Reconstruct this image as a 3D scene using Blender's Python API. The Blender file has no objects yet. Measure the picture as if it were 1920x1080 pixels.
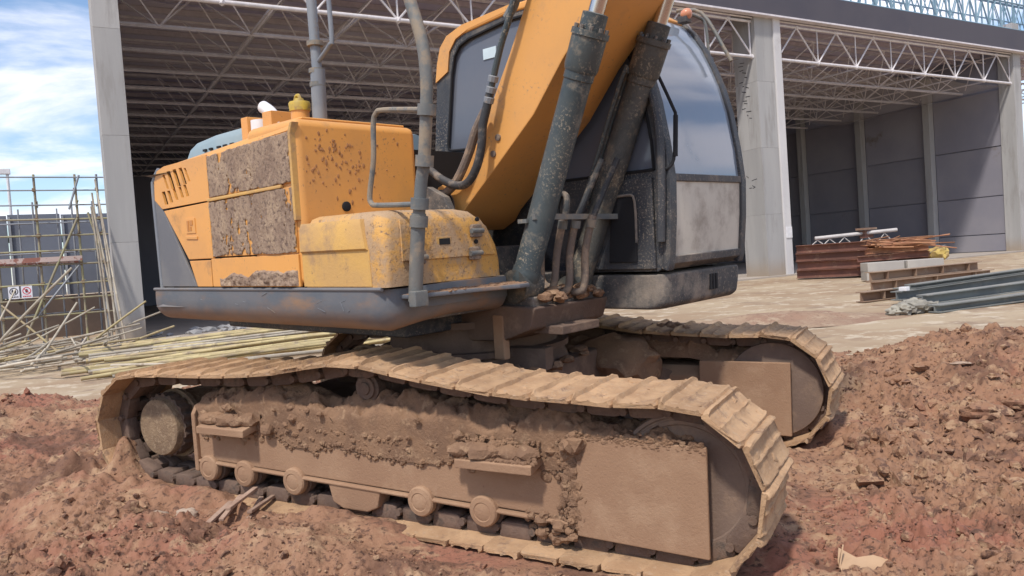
import bpy, bmesh, math, random
import numpy as np
from mathutils import Vector, Matrix, noise as mnoise

random.seed(7)
rng = np.random.default_rng(11)
SC = bpy.context.scene
COL = SC.collection
R = math.radians

# ------------------------------------------------------------------ camera
cam_data = bpy.data.cameras.new('camera')
cam = bpy.data.objects.new('camera', cam_data)
COL.objects.link(cam)
cam_data.sensor_width = 36.0
cam_data.lens = 36.0 * 1467.07 / 1920.0
cam_data.clip_start = 0.05
cam_data.clip_end = 4000
CAM_X = Vector((0.857, -0.078, 0.509))      # camera axes (right, down, forward) read from the plumb lines
RB = Matrix(((0.857, -0.510, -0.070), (-0.078, 0.005, -0.997), (0.509, 0.860, -0.035)))
right = Vector(RB[0]).normalized()
fwd = Vector(RB[2]); fwd = (fwd - right * fwd.dot(right)).normalized()
up = right.cross(fwd).normalized()
mw = Matrix.Identity(4)
for i in range(3):
    mw[i][0] = right[i]; mw[i][1] = up[i]; mw[i][2] = -fwd[i]
mw[2][3] = 1.6
cam.matrix_world = mw
SC.camera = cam

# ------------------------------------------------------------------ world, sun, exposure
SUN_AZ, SUN_EL = R(-145), R(56)
sun_dir = Vector((math.cos(SUN_AZ) * math.cos(SUN_EL), math.sin(SUN_AZ) * math.cos(SUN_EL), math.sin(SUN_EL)))
W = bpy.data.worlds.new('World')
SC.world = W
W.use_nodes = True
nt = W.node_tree
nt.nodes.clear()
wo = nt.nodes.new('ShaderNodeOutputWorld')
bg = nt.nodes.new('ShaderNodeBackground')
sky = nt.nodes.new('ShaderNodeTexSky')
sky.sky_type = 'NISHITA'
sky.sun_disc = False
sky.sun_elevation = SUN_EL
sky.sun_rotation = math.atan2(sun_dir.x, sun_dir.y)
sky.air_density = 1.0
sky.dust_density = 0.6
sky.ozone_density = 3.0
tc = nt.nodes.new('ShaderNodeTexCoord')
sep = nt.nodes.new('ShaderNodeSeparateXYZ')
nt.links.new(tc.outputs['Generated'], sep.inputs[0])
addz = nt.nodes.new('ShaderNodeMath'); addz.operation = 'ADD'; addz.inputs[1].default_value = 0.16
absz = nt.nodes.new('ShaderNodeMath'); absz.operation = 'ABSOLUTE'
nt.links.new(sep.outputs[2], absz.inputs[0]); nt.links.new(absz.outputs[0], addz.inputs[0])
comb = nt.nodes.new('ShaderNodeCombineXYZ')
for k in (0, 1):
    dv = nt.nodes.new('ShaderNodeMath'); dv.operation = 'DIVIDE'
    nt.links.new(sep.outputs[k], dv.inputs[0]); nt.links.new(addz.outputs[0], dv.inputs[1])
    nt.links.new(dv.outputs[0], comb.inputs[k])
cn = nt.nodes.new('ShaderNodeTexNoise')
cn.inputs['Scale'].default_value = 1.15
cn.inputs['Detail'].default_value = 9
cn.inputs['Roughness'].default_value = 0.58
cn.inputs['Distortion'].default_value = 0.35
nt.links.new(comb.outputs[0], cn.inputs['Vector'])
cr = nt.nodes.new('ShaderNodeMapRange')
cr.interpolation_type = 'SMOOTHSTEP'
cr.inputs['From Min'].default_value = 0.43
cr.inputs['From Max'].default_value = 0.66
cr.inputs['To Max'].default_value = 0.92
nt.links.new(cn.outputs['Fac'], cr.inputs['Value'])
cm = nt.nodes.new('ShaderNodeMix'); cm.data_type = 'RGBA'
cm.inputs['B'].default_value = (7.6, 7.4, 8.0, 1)
nt.links.new(cr.outputs[0], cm.inputs['Factor'])
nt.links.new(sky.outputs[0], cm.inputs['A'])
nt.links.new(cm.outputs['Result'], bg.inputs['Color'])
bg.inputs['Strength'].default_value = 0.13
nt.links.new(bg.outputs[0], wo.inputs[0])

sun_data = bpy.data.lights.new('sun', 'SUN')
sun_data.energy = 2.6
sun_data.angle = R(4.5)      # thin cloud veil: the photograph's shadows are soft
sun_data.color = (1.0, 0.95, 0.88)
sun = bpy.data.objects.new('sun', sun_data)
COL.objects.link(sun)
sun.rotation_euler = sun_dir.to_track_quat('Z', 'Y').to_euler()
SC.view_settings.view_transform = 'Standard'
SC.view_settings.look = 'None'
SC.view_settings.gamma = 1.0
SC.view_settings.exposure = 0.50
SC.view_settings.use_curve_mapping = False

# ------------------------------------------------------------------ materials
def mat(name, base, base2=None, scale=4.0, lo=0.4, hi=0.6, rough=0.7, metal=0.0, bump=0.0, bscale=40.0,
        dust=None, dlo=0.45, dhi=0.6, dscale=3.0, updust=0.0, dust2=None, d2lo=.5, d2hi=.6, d2scale=30.0, stretch=(1, 1, 1),
        ior=1.45, alpha=None, vary=0.0, dstretch=(1, 1, 1), low=None, d2mask=False, damp=None):
    m = bpy.data.materials.new(name)
    m.use_nodes = True
    t = m.node_tree
    P = t.nodes['Principled BSDF']
    co = t.nodes.new('ShaderNodeTexCoord')
    oi = t.nodes.new('ShaderNodeObjectInfo')
    off = t.nodes.new('ShaderNodeVectorMath'); off.operation = 'MULTIPLY_ADD'
    cmb = t.nodes.new('ShaderNodeCombineXYZ')
    for k in range(3):
        t.links.new(oi.outputs['Random'], cmb.inputs[k])
    off.inputs[1].default_value = (37.0 * (1 if vary else 0),) * 3
    t.links.new(cmb.outputs[0], off.inputs[0])
    t.links.new(co.outputs['Object'], off.inputs[2])

    def nz(sc, det=6, rg=0.6, st=(1, 1, 1)):
        mp = t.nodes.new('ShaderNodeMapping')
        mp.inputs['Scale'].default_value = st
        t.links.new(off.outputs[0], mp.inputs[0])
        n = t.nodes.new('ShaderNodeTexNoise')
        n.inputs['Scale'].default_value = sc
        n.inputs['Detail'].default_value = det
        n.inputs['Roughness'].default_value = rg
        t.links.new(mp.outputs[0], n.inputs['Vector'])
        return n.outputs['Fac']

    def rngmap(src, a, b, top=1.0):
        r_ = t.nodes.new('ShaderNodeMapRange')
        r_.interpolation_type = 'SMOOTHSTEP'
        if a > b:
            r_.inputs['From Min'].default_value = b; r_.inputs['From Max'].default_value = a
            r_.inputs['To Min'].default_value = top; r_.inputs['To Max'].default_value = 0
        else:
            r_.inputs['From Min'].default_value = a; r_.inputs['From Max'].default_value = b
            r_.inputs['To Max'].default_value = top
        t.links.new(src, r_.inputs['Value'])
        return r_.outputs[0]

    def mixc(fac, a, b):
        x = t.nodes.new('ShaderNodeMix'); x.data_type = 'RGBA'
        if isinstance(a, tuple): x.inputs['A'].default_value = (*a, 1)
        else: t.links.new(a, x.inputs['A'])
        if isinstance(b, tuple): x.inputs['B'].default_value = (*b, 1)
        else: t.links.new(b, x.inputs['B'])
        t.links.new(fac, x.inputs['Factor'])
        return x.outputs['Result']
    c = None
    if base2:
        c = mixc(rngmap(nz(scale, 6, .6, stretch), lo, hi), base, base2)
    else:
        c = mixc(rngmap(nz(scale, 4, .6, stretch), .3, .7), tuple(v * .9 for v in base), tuple(min(1, v * 1.1) for v in base))
    if vary:
        hv = t.nodes.new('ShaderNodeHueSaturation')
        mr = t.nodes.new('ShaderNodeMapRange')
        mr.inputs['To Min'].default_value = 1 - vary
        mr.inputs['To Max'].default_value = 1 + vary
        t.links.new(oi.outputs['Random'], mr.inputs['Value'])
        t.links.new(mr.outputs[0], hv.inputs['Value'])
        t.links.new(c, hv.inputs['Color'])
        c = hv.outputs[0]
    rgh = None
    if damp:
        c = mixc(rngmap(nz(damp[3], 5, .6), damp[1], damp[2], .85), c, damp[0])
    if dust:
        f = rngmap(nz(dscale, 9, .68, dstretch), dlo, dhi)
        if updust:
            g = t.nodes.new('ShaderNodeNewGeometry')
            s2 = t.nodes.new('ShaderNodeSeparateXYZ')
            t.links.new(g.outputs['Normal'], s2.inputs[0])
            ad = t.nodes.new('ShaderNodeMath'); ad.operation = 'MULTIPLY_ADD'
            ad.use_clamp = True
            ad.inputs[1].default_value = updust
            t.links.new(rngmap(s2.outputs[2], .25, .9), ad.inputs[0])
            t.links.new(f, ad.inputs[2])
            f = ad.outputs[0]
        c = mixc(f, c, dust)
        rgh = f
    if dust2:
        f2 = rngmap(nz(d2scale, 8, .7), d2lo, d2hi)
        if d2mask:
            ml = t.nodes.new('ShaderNodeMath'); ml.operation = 'MULTIPLY'
            t.links.new(f2, ml.inputs[0]); t.links.new(rngmap(nz(2.6, 5, .6), .42, .62), ml.inputs[1])
            f2 = ml.outputs[0]
        c = mixc(f2, c, dust2)
    if low:      # mud splashed up from below: (height it starts, height it is solid, colour)
        sz = t.nodes.new('ShaderNodeSeparateXYZ')
        t.links.new(co.outputs['Object'], sz.inputs[0])
        ad = t.nodes.new('ShaderNodeMath'); ad.operation = 'MULTIPLY_ADD'
        ad.inputs[1].default_value = .26
        t.links.new(nz(3.0, 8, .65, (1, 1, 1.5)), ad.inputs[0])
        t.links.new(sz.outputs[2], ad.inputs[2])
        c = mixc(rngmap(ad.outputs[0], low[0] + .13, low[1] + .13, .85), c, low[2])
    t.links.new(c, P.inputs['Base Color'])
    P.inputs['Metallic'].default_value = metal
    P.inputs['IOR'].default_value = ior
    if rgh is not None and rough < .8:
        mr = t.nodes.new('ShaderNodeMapRange')
        mr.inputs['To Min'].default_value = rough
        mr.inputs['To Max'].default_value = .95
        t.links.new(rgh, mr.inputs['Value'])
        t.links.new(mr.outputs[0], P.inputs['Roughness'])
    else:
        P.inputs['Roughness'].default_value = rough
    if bump:
        b = t.nodes.new('ShaderNodeBump')
        b.inputs['Strength'].default_value = min(1.0, bump)
        b.inputs['Distance'].default_value = 0.012
        t.links.new(nz(bscale, 8, .68, stretch), b.inputs['Height'])
        t.links.new(b.outputs[0], P.inputs['Normal'])
    if alpha is not None:
        P.inputs['Alpha'].default_value = alpha
    return m

MUD = (.300, .175, .105)
MUDD = (.200, .108, .064)
MUDL = (.400, .255, .155)
DUSTC = (.33, .225, .145)
m_orange = mat('orange_paint', (.74, .345, .085), (.66, .315, .09), 2.0, .4, .65, rough=.42, dust=(.42, .235, .11), dlo=.56, dhi=.74, dscale=3.2, dust2=(.30, .17, .085), d2lo=.58, d2hi=.66, d2scale=52, d2mask=True, updust=.35, bump=.06, bscale=9)
m_boom = mat('boom_orange_paint', (.70, .34, .095), (.63, .315, .10), 1.6, .4, .65, rough=.45, dust=(.46, .27, .14), dlo=.52, dhi=.74, dscale=2.2, dust2=(.36, .21, .12), d2lo=.56, d2hi=.66, d2scale=40, d2mask=True, bump=.05, bscale=7)
m_yellow = mat('dusty_yellow_paint', (.63, .37, .105), (.56, .33, .115), 3.0, .38, .62, rough=.6, dust=(.40, .25, .13), dlo=.48, dhi=.66, dscale=4.0, updust=.5, dust2=(.27, .16, .085), d2lo=.60, d2hi=.70, d2scale=24, bump=.25, bscale=60)
m_toolbox = mat('mud_splashed_yellow_paint', (.62, .33, .085), (.52, .285, .10), 5.0, .4, .6, rough=.65, dust=(.42, .28, .165), dlo=.42, dhi=.58, dscale=5.0, updust=.45, dust2=(.24, .15, .085), d2lo=.55, d2hi=.64, d2scale=38, bump=.5, bscale=70)
m_muddoor = mat('mud_caked_paint', (.36, .255, .175), (.27, .185, .13), 6.0, .4, .6, rough=.9, dust=(.40, .285, .19), dlo=.50, dhi=.62, dscale=5.0, dust2=(.17, .115, .085), d2lo=.52, d2hi=.60, d2scale=34, stretch=(1, 1, .4), dstretch=(1, 1, .6), bump=1.0, bscale=55)
m_greypaint = mat('grey_paint', (.135, .135, .145), (.17, .165, .165), 3.0, .4, .6, rough=.55, dust=(.26, .205, .16), dlo=.55, dhi=.72, dscale=4.0, updust=.3, bump=.08, bscale=25)
m_skirt = mat('scuffed_grey_steel', (.105, .118, .135), (.135, .137, .145), 3.0, .4, .6, rough=.55, dust=(.27, .165, .10), dlo=.50, dhi=.72, dscale=2.2, updust=.55, dust2=(.42, .41, .40), d2lo=.70, d2hi=.72, d2scale=17, bump=.15, bscale=30, dstretch=(.5, 1, 1.6), low=(1.34, 1.19, (.26, .165, .11)))
m_bluegrey = mat('blue_grey_hood', (.25, .33, .36), (.28, .35, .37), 2.0, rough=.5, dust=(.34, .27, .2), dlo=.6, dhi=.75, dscale=5, updust=.12)
m_cyl = mat('grey_green_cylinder_paint', (.046, .060, .064), (.064, .076, .076), 4.0, .4, .6, rough=.42, dust=(.19, .165, .13), dlo=.55, dhi=.68, dscale=7.0, updust=.2, dust2=(.30, .25, .185), d2lo=.54, d2hi=.60, d2scale=60, d2mask=True, bump=.25, bscale=80)
m_cylmud = mat('muddy_cylinder_paint', (.058, .060, .056), (.085, .08, .07), 5.0, .4, .6, rough=.6, dust=(.20, .16, .115), dlo=.50, dhi=.66, dscale=7.0, dust2=(.30, .25, .18), d2mask=True, d2lo=.53, d2hi=.59, d2scale=55, bump=.5, bscale=75)
m_chrome = mat('chrome_rod', (.62, .60, .58), rough=.22, metal=1.0, dust=(.4, .33, .28), dlo=.55, dhi=.75, dscale=6, stretch=(1, 1, .1))
m_dark = mat('dark_cab_steel', (.038, .042, .050), (.055, .056, .06), 3.0, rough=.55, dust=(.15, .13, .11), dlo=.50, dhi=.68, dscale=3.5, updust=.35, dust2=(.24, .20, .16), d2mask=True, d2lo=.53, d2hi=.60, d2scale=70, bump=.3, bscale=70)
m_darkdust = mat('dusty_dark_steel', (.06, .06, .062), (.09, .083, .078), 3.0, rough=.7, dust=(.27, .22, .175), dlo=.46, dhi=.68, dscale=2.6, updust=.4, dust2=(.23, .19, .15), d2lo=.55, d2hi=.63, d2scale=50, bump=.35, bscale=60)
m_black = mat('black_recess', (.012, .012, .014), rough=.8)
m_rubber = mat('black_rubber_hose', (.035, .037, .04), rough=.6, dust=(.20, .16, .125), dlo=.50, dhi=.66, dscale=9, updust=.25, bump=.2, bscale=90)
m_hosemud = mat('muddy_hose', (.17, .13, .105), (.12, .098, .08), 9.0, rough=.85, dust=(.30, .215, .15), dlo=.44, dhi=.6, dscale=9, bump=.5, bscale=80)
m_steel = mat('grey_steel_tube', (.20, .215, .235), (.24, .25, .26), 4, rough=.45, metal=.15, dust=(.26, .2, .15), dlo=.6, dhi=.72, dscale=6, updust=.2)
m_post = mat('dirty_grab_rail_paint', (.125, .135, .135), (.17, .165, .15), 5, rough=.55, dust=(.28, .225, .165), dlo=.47, dhi=.62, dscale=6, updust=.2, bump=.2, bscale=60)
m_shoe = mat('mud_packed_track_steel', (.40, .242, .132), (.50, .315, .175), 6, .38, .62, rough=.92, dust=(.25, .155, .10), dlo=.55, dhi=.70, dscale=10, dust2=(.46, .31, .195), d2lo=.55, d2hi=.66, d2scale=26, bump=.8, bscale=70, vary=.10)
m_link = mat('muddy_link_steel', (.135, .088, .066), (.185, .12, .085), 8, rough=.9, dust=(.10, .075, .06), dlo=.5, dhi=.65, dscale=8, bump=.7, bscale=60, vary=.15)
m_frame = mat('mud_coated_frame', (.330, .198, .118), (.295, .172, .102), 2.5, .35, .65, rough=.92, dust=(.37, .232, .142), dlo=.48, dhi=.70, dscale=4.0, updust=.3, dust2=(.225, .13, .082), d2lo=.62, d2hi=.70, d2scale=34, bump=.4, bscale=75)
m_ring = mat('shaded_ring_mud', (.165, .108, .078), (.13, .085, .063), 3, rough=.95, dust=(.22, .145, .10), dlo=.52, dhi=.7, dscale=5, bump=.6, bscale=50)  # darker than the frame mud: shade under the upper body put into the colour
m_cake = mat('caked_mud', (.275, .160, .092), (.20, .114, .068), 6, .38, .62, rough=.95, dust=(.35, .22, .13), dlo=.52, dhi=.68, dscale=12, bump=.9, bscale=60)
m_idler = mat('shade_toned_idler_steel', (.20, .135, .098), (.165, .11, .082), 3, rough=.8, dust=(.29, .19, .125), dlo=.50, dhi=.70, dscale=4, bump=.35, bscale=60)  # base colour darkened to hold the shade lying on the recessed wheel
m_capmud = mat('mud_crusted_cap', (.30, .205, .125), (.24, .16, .10), 9, rough=.95, dust=(.38, .27, .17), dlo=.5, dhi=.64, dscale=22, bump=1.0, bscale=70)
m_glass = mat('sky_toned_cab_glass', (.23, .265, .315), (.245, .275, .325), 1.2, rough=.06, ior=1.9, dust=(.26, .26, .27), dlo=.5, dhi=.95, dscale=1.6)  # pale blue base paints in sky reflection besides the dust film
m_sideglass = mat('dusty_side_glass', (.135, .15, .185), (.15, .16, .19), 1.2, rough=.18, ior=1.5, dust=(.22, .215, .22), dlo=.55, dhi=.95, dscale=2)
m_dustglass = mat('mud_filmed_glass', (.60, .545, .455), (.55, .50, .42), 1.5, rough=.5, ior=1.5, dust=(.37, .32, .26), dlo=.45, dhi=.7, dscale=3, stretch=(1, 2, .3))
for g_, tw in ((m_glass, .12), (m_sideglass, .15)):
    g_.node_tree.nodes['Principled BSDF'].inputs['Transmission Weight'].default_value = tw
m_sticker = mat('pale_sticker', (.55, .66, .70), rough=.6)
m_beacon = mat('orange_lens', (.62, .27, .16), rough=.3)
m_capyel = mat('yellow_cap_paint', (.55, .38, .05), (.42, .30, .07), 12, rough=.6, dust=(.3, .2, .1), dlo=.5, dhi=.65, dscale=20)
m_white = mat('white_plastic', (.72, .70, .70), rough=.5)
m_emblem = mat('pressed_emblem', (.50, .21, .055), rough=.5)

m_concrete = mat('column_concrete', (.40, .385, .37), (.34, .33, .32), .8, .35, .65, rough=.9, dust=(.30, .285, .27), dlo=.50, dhi=.66, dscale=1.5, stretch=(1.6, 1.6, .16), bump=.12, bscale=12, dstretch=(1.5, 1.5, .22), vary=.05, low=(1.0, -.1, (.34, .265, .195)))
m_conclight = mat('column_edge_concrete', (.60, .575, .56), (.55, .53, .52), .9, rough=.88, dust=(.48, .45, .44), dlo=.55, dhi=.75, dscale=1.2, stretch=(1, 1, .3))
m_fascia = mat('grey_fascia_panel', (.070, .064, .080), (.080, .072, .086), .3, rough=.7, dust=(.16, .135, .13), dlo=.6, dhi=.8, dscale=.5)
m_trusswhite = mat('white_truss_paint', (.62, .58, .58), rough=.5)
m_trussgrey = mat('shop_primed_truss', (.66, .61, .62), rough=.6)
m_trussblue = mat('blue_green_truss_steel', (.16, .26, .32), (.20, .30, .36), .6, rough=.55)
m_roof = mat('brown_roof_sheet', (.60, .54, .66), (.53, .485, .61), .25, rough=.8)
m_purlin = mat('roof_purlin_steel', (.52, .455, .485), rough=.6)
m_wall = mat('hall_wall_block', (.265, .25, .27), (.225, .215, .245), .25, .35, .65, rough=.92, dust=(.17, .135, .12), dlo=.60, dhi=.70, dscale=.22, bump=.1, bscale=6, vary=.08)
m_darkwall = mat('hall_back_wall', (.30, .30, .36), (.26, .265, .32), .2, rough=.95)
m_floor = mat('hall_concrete_floor', (.40, .345, .29), (.36, .31, .265), .3, rough=.92, dust=(.30, .26, .22), dlo=.55, dhi=.7, dscale=.4)
m_sand = mat('sandy_yard', (.40, .305, .20), (.325, .225, .14), .30, .40, .60, rough=.96, dust=(.275, .195, .13), dlo=.53, dhi=.64, dscale=.9, dust2=(.49, .40, .29), d2lo=.52, d2hi=.62, d2scale=1.6, bump=.7, bscale=7)
m_drift = mat('trampled_spoil', (.32, .22, .145), (.27, .165, .11), 1.2, rough=.96, dust=(.38, .28, .19), dlo=.5, dhi=.65, dscale=3, dust2=(.2, .125, .08), d2lo=.54, d2hi=.64, d2scale=16, bump=.8, bscale=20)
m_bamboo = mat('dry_bamboo', (.46, .37, .185), (.38, .29, .15), .8, .4, .6, rough=.6, dust=(.33, .255, .175), dlo=.5, dhi=.65, dscale=3, vary=.28)
m_bamboogrey = mat('weathered_bamboo', (.44, .385, .30), (.34, .29, .225), .8, .4, .6, rough=.75, dust=(.30, .235, .17), dlo=.5, dhi=.65, dscale=3, vary=.28)
m_scaf = mat('yellowed_scaffold_tube', (.34, .315, .17), (.29, .25, .17), .9, .4, .6, rough=.5, metal=.1, dust=(.23, .19, .15), dlo=.5, dhi=.6, dscale=2, vary=.2)
m_scafgrey = mat('galvanised_scaffold_tube', (.30, .315, .34), (.24, .25, .26), .9, rough=.5, metal=.2, vary=.1)
m_coupler = mat('rusty_coupler', (.20, .13, .08), rough=.7)
m_plank = mat('red_white_plank', (.52, .40, .36), (.30, .13, .10), 3.0, .48, .52, rough=.8)
m_hoard = mat('blue_grey_hoarding', (.15, .165, .20), (.12, .13, .155), .35, rough=.85, dust=(.17, .15, .14), dlo=.58, dhi=.75, dscale=.5)
m_hoardlow = mat('brown_low_wall', (.12, .085, .065), (.09, .065, .052), .6, rough=.95)
m_signwhite = mat('white_sign_board', (.74, .73, .77), rough=.5)
m_signblack = mat('black_sign_print', (.03, .03, .035), rough=.6)
m_signred = mat('red_sign_print', (.55, .035, .05), rough=.6)
m_rust = mat('rusted_steel', (.215, .095, .065), (.16, .075, .055), 1.2, .38, .62, rough=.9, dust=(.30, .18, .12), dlo=.54, dhi=.68, dscale=2.5, bump=.2, bscale=25, vary=.15)
m_rustbar = mat('orange_rusted_bar', (.38, .19, .10), (.28, .125, .07), 2, rough=.9, vary=.35)
m_brownbeam = mat('brown_primed_beam', (.27, .175, .115), (.22, .135, .09), 1, rough=.8, dust=(.34, .26, .19), dlo=.52, dhi=.68, dscale=2, updust=.5, vary=.1)
m_greenbeam = mat('grey_green_primed_steel', (.19, .198, .185), (.15, .155, .15), 1, rough=.6, dust=(.28, .26, .225), dlo=.54, dhi=.68, dscale=1.5, updust=.5, vary=.1)
m_pale = mat('pale_concrete_block', (.42, .385, .34), (.36, .33, .30), .8, rough=.95)
m_pipe = mat('pale_pipe', (.50, .46, .43), rough=.6)
m_tarp = mat('crumpled_tarp', (.33, .30, .24), (.22, .20, .165), 3, rough=.8, bump=.4, bscale=10)
m_wood = mat('muddy_scrap_wood', (.30, .19, .135), (.38, .26, .19), 9, rough=.9, bump=.5, bscale=40, vary=.15)
m_card = mat('brown_cardboard', (.46, .30, .18), (.42, .27, .16), 5, rough=.9)
m_stone = mat('pale_stone', (.42, .32, .24), (.36, .26, .19), 8, rough=.95, bump=.5, bscale=40, vary=.12)
m_leaf = mat('dark_far_foliage', (.045, .075, .05), (.035, .06, .045), 1.0, rough=.9)
m_debris = mat('grey_rubble', (.36, .35, .34), (.28, .27, .27), 3, rough=.95, vary=.2)
m_splash = mat('dried_splash', (.36, .17, .07), rough=.9)
m_yellowtarp = mat('yellow_wrapping', (.50, .36, .10), (.36, .24, .1), 3, rough=.8)

# mud ground: broad red and tan zones, fine crumbs
m_ground = mat('red_clay_mud', (.295, .158, .092), (.292, .124, .078), .62, .47, .62, rough=.96, dust=(.38, .235, .138), dlo=.50, dhi=.64, dscale=3.2, dust2=(.115, .060, .040), d2lo=.53, d2hi=.62, d2scale=24, damp=((.155, .078, .048), .50, .60, 1.5), bump=1.0, bscale=34)  # soil speckle whose dark specks also paint in the shade of small crevices
m_clod = mat('clay_clod', (.295, .158, .092), (.282, .120, .076), .62, .47, .62, rough=.97, dust=(.40, .25, .148), dlo=.50, dhi=.60, dscale=9, dust2=(.13, .068, .045), d2lo=.52, d2hi=.60, d2scale=14, damp=((.18, .092, .058), .50, .60, 1.5), bump=1.0, bscale=60)

net = bpy.data.materials.new('safety_net_mesh')
net.use_nodes = True
P_ = net.node_tree.nodes['Principled BSDF']
P_.inputs['Base Color'].default_value = (.42, .37, .345, 1)
P_.inputs['Roughness'].default_value = .9
P_.inputs['Alpha'].default_value = .30

# ------------------------------------------------------------------ mesh helpers
class MB:
    def __init__(s):
        s.v = []; s.f = []
    def add(s, vs, fs):
        o = len(s.v)
        s.v += [tuple(v) for v in vs]
        s.f += [tuple(i + o for i in f) for f in fs]
        return s
    def box(s, a, b):
        x0, y0, z0 = a; x1, y1, z1 = b
        return s.add([(x0, y0, z0), (x1, y0, z0), (x1, y1, z0), (x0, y1, z0), (x0, y0, z1), (x1, y0, z1), (x1, y1, z1), (x0, y1, z1)],
                     [(0, 3, 2, 1), (4, 5, 6, 7), (0, 1, 5, 4), (1, 2, 6, 5), (2, 3, 7, 6), (3, 0, 4, 7)])
    def obox(s, p0, p1, w, h, upv=(0, 0, 1)):
        p0, p1 = Vector(p0), Vector(p1)
        d = (p1 - p0).normalized()
        u = Vector(upv)
        if abs(d.dot(u)) > .98: u = Vector((1, 0, 0))
        sd = d.cross(u).normalized(); u = sd.cross(d)
        vs = []
        for p in (p0, p1):
            for a, b in ((-1, -1), (1, -1), (1, 1), (-1, 1)):
                vs.append(p + sd * (a * w / 2) + u * (b * h / 2))
        return s.add(vs, [(0, 1, 2, 3), (7, 6, 5, 4), (0, 4, 5, 1), (1, 5, 6, 2), (2, 6, 7, 3), (3, 7, 4, 0)])
    def prism(s, poly, axis, lo, hi):
        n = len(poly)
        def mk(p, t):
            return {'x': (t, p[0], p[1]), 'y': (p[0], t, p[1]), 'z': (p[0], p[1], t)}[axis]
        vs = [mk(p, lo) for p in poly] + [mk(p, hi) for p in poly]
        fs = [tuple(range(n)), tuple(range(2 * n - 1, n - 1, -1))]
        fs += [(i, (i + 1) % n + 0, (i + 1) % n + n, i + n) for i in range(n)]
        return s.add(vs, fs)
    def loft(s, rings, cap=True, closed=True):
        n = len(rings[0]); o = []
        vs = [p for r in rings for p in r]
        fs = []
        for k in range(len(rings) - 1):
            for i in range(n if closed else n - 1):
                j = (i + 1) % n
                fs.append((k * n + i, k * n + j, (k + 1) * n + j, (k + 1) * n + i))
        if cap and closed:
            fs.append(tuple(range(n - 1, -1, -1)))
            fs.append(tuple(range((len(rings) - 1) * n, len(rings) * n)))
        return s.add(vs, fs)
    def tube(s, pts, r, n=10, smooth=0, cap=True):
        pts = [Vector(p) for p in pts]
        if smooth:
            pts = catmull(pts, smooth)
        rs = r if isinstance(r, (list, tuple)) else [r] * len(pts)
        if len(rs) != len(pts):
            rs = list(np.interp(np.linspace(0, 1, len(pts)), np.linspace(0, 1, len(rs)), rs))
        rings = []
        u = None
        for i, p in enumerate(pts):
            d = (pts[min(i + 1, len(pts) - 1)] - pts[max(i - 1, 0)]).normalized()
            if u is None:
                u = d.orthogonal().normalized()
            u = (u - d * u.dot(d)).normalized()
            w = d.cross(u)
            rings.append([p + (u * math.cos(2 * math.pi * k / n) + w * math.sin(2 * math.pi * k / n)) * rs[i] for k in range(n)])
        return s.loft(rings, cap)
    def cyl(s, p0, p1, r0, r1=None, n=20):
        return s.tube([p0, p1], [r0, r0 if r1 is None else r1], n)
    def lathe(s, c, axis, prof, n=32):
        """prof: (offset along axis, radius)"""
        c = Vector(c); a = Vector(axis).normalized(); u = a.orthogonal().normalized(); w = a.cross(u)
        rings = [[c + a * t + (u * math.cos(2 * math.pi * k / n) + w * math.sin(2 * math.pi * k / n)) * max(r, 1e-4) for k in range(n)] for t, r in prof]
        return s.loft(rings, True)
    def blob(s, c, r, sub=1, amp=.25, fr=2.0, sq=(1, 1, 1), seed=0.0):
        vs, fs = ICO[sub]
        c = Vector(c)
        out = []
        for v in vs:
            d = Vector(v)
            k = 1 + amp * mnoise.noise(d * fr + Vector((seed, seed * 1.7, -seed)))+ amp*.5*mnoise.noise(d*fr*2.3+Vector((-seed,seed*.7,seed)))
            out.append(c + Vector((d.x * sq[0], d.y * sq[1], d.z * sq[2])) * (r * k))
        return s.add(out, fs)
    def build(s, name, m, parent=None, bevel=0.0, seg=2, smooth=35, rotz=0.0, loc=None, kind=None, fixn=True):
        me = bpy.data.meshes.new(name)
        me.from_pydata(s.v, [], s.f)
        if fixn or bevel:
            bm = bmesh.new(); bm.from_mesh(me)
            bmesh.ops.recalc_face_normals(bm, faces=bm.faces)
            if bevel:
                es = [e for e in bm.edges if len(e.link_faces) == 2 and e.calc_face_angle(0) > R(28)]
                bmesh.ops.bevel(bm, geom=es, offset=bevel, segments=seg, affect='EDGES', profile=.5, clamp_overlap=True)
            bm.to_mesh(me); bm.free()
        o = link(name, me, m, parent, smooth, rotz, loc, kind)
        if bevel and smooth:
            wn = o.modifiers.new('weighted_normals', 'WEIGHTED_NORMAL')
            wn.keep_sharp = True; wn.weight = 100
        return o

def link(name, me, m, parent=None, smooth=35, rotz=0.0, loc=None, kind=None):
    if m is not None and not me.materials:
        me.materials.append(m)
    if smooth and not me.get('sm'):
        for p in me.polygons: p.use_smooth = True
        me.set_sharp_from_angle(angle=R(smooth))
        me['sm'] = 1
    o = bpy.data.objects.new(name, me)
    COL.objects.link(o)
    if parent is not None: o.parent = parent
    if rotz: o.rotation_euler = (0, 0, rotz)
    if loc is not None: o.location = loc
    if kind: o['kind'] = kind
    return o

def catmull(pts, k):
    out = []
    n = len(pts)
    for i in range(n - 1):
        p0 = pts[max(i - 1, 0)]; p1 = pts[i]; p2 = pts[i + 1]; p3 = pts[min(i + 2, n - 1)]
        for j in range(k):
            t = j / k
            out.append(.5 * ((2 * p1) + (p2 - p0) * t + (2 * p0 - 5 * p1 + 4 * p2 - p3) * t * t + (3 * p1 - p0 - 3 * p2 + p3) * t ** 3))
    out.append(pts[-1])
    return out

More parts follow.
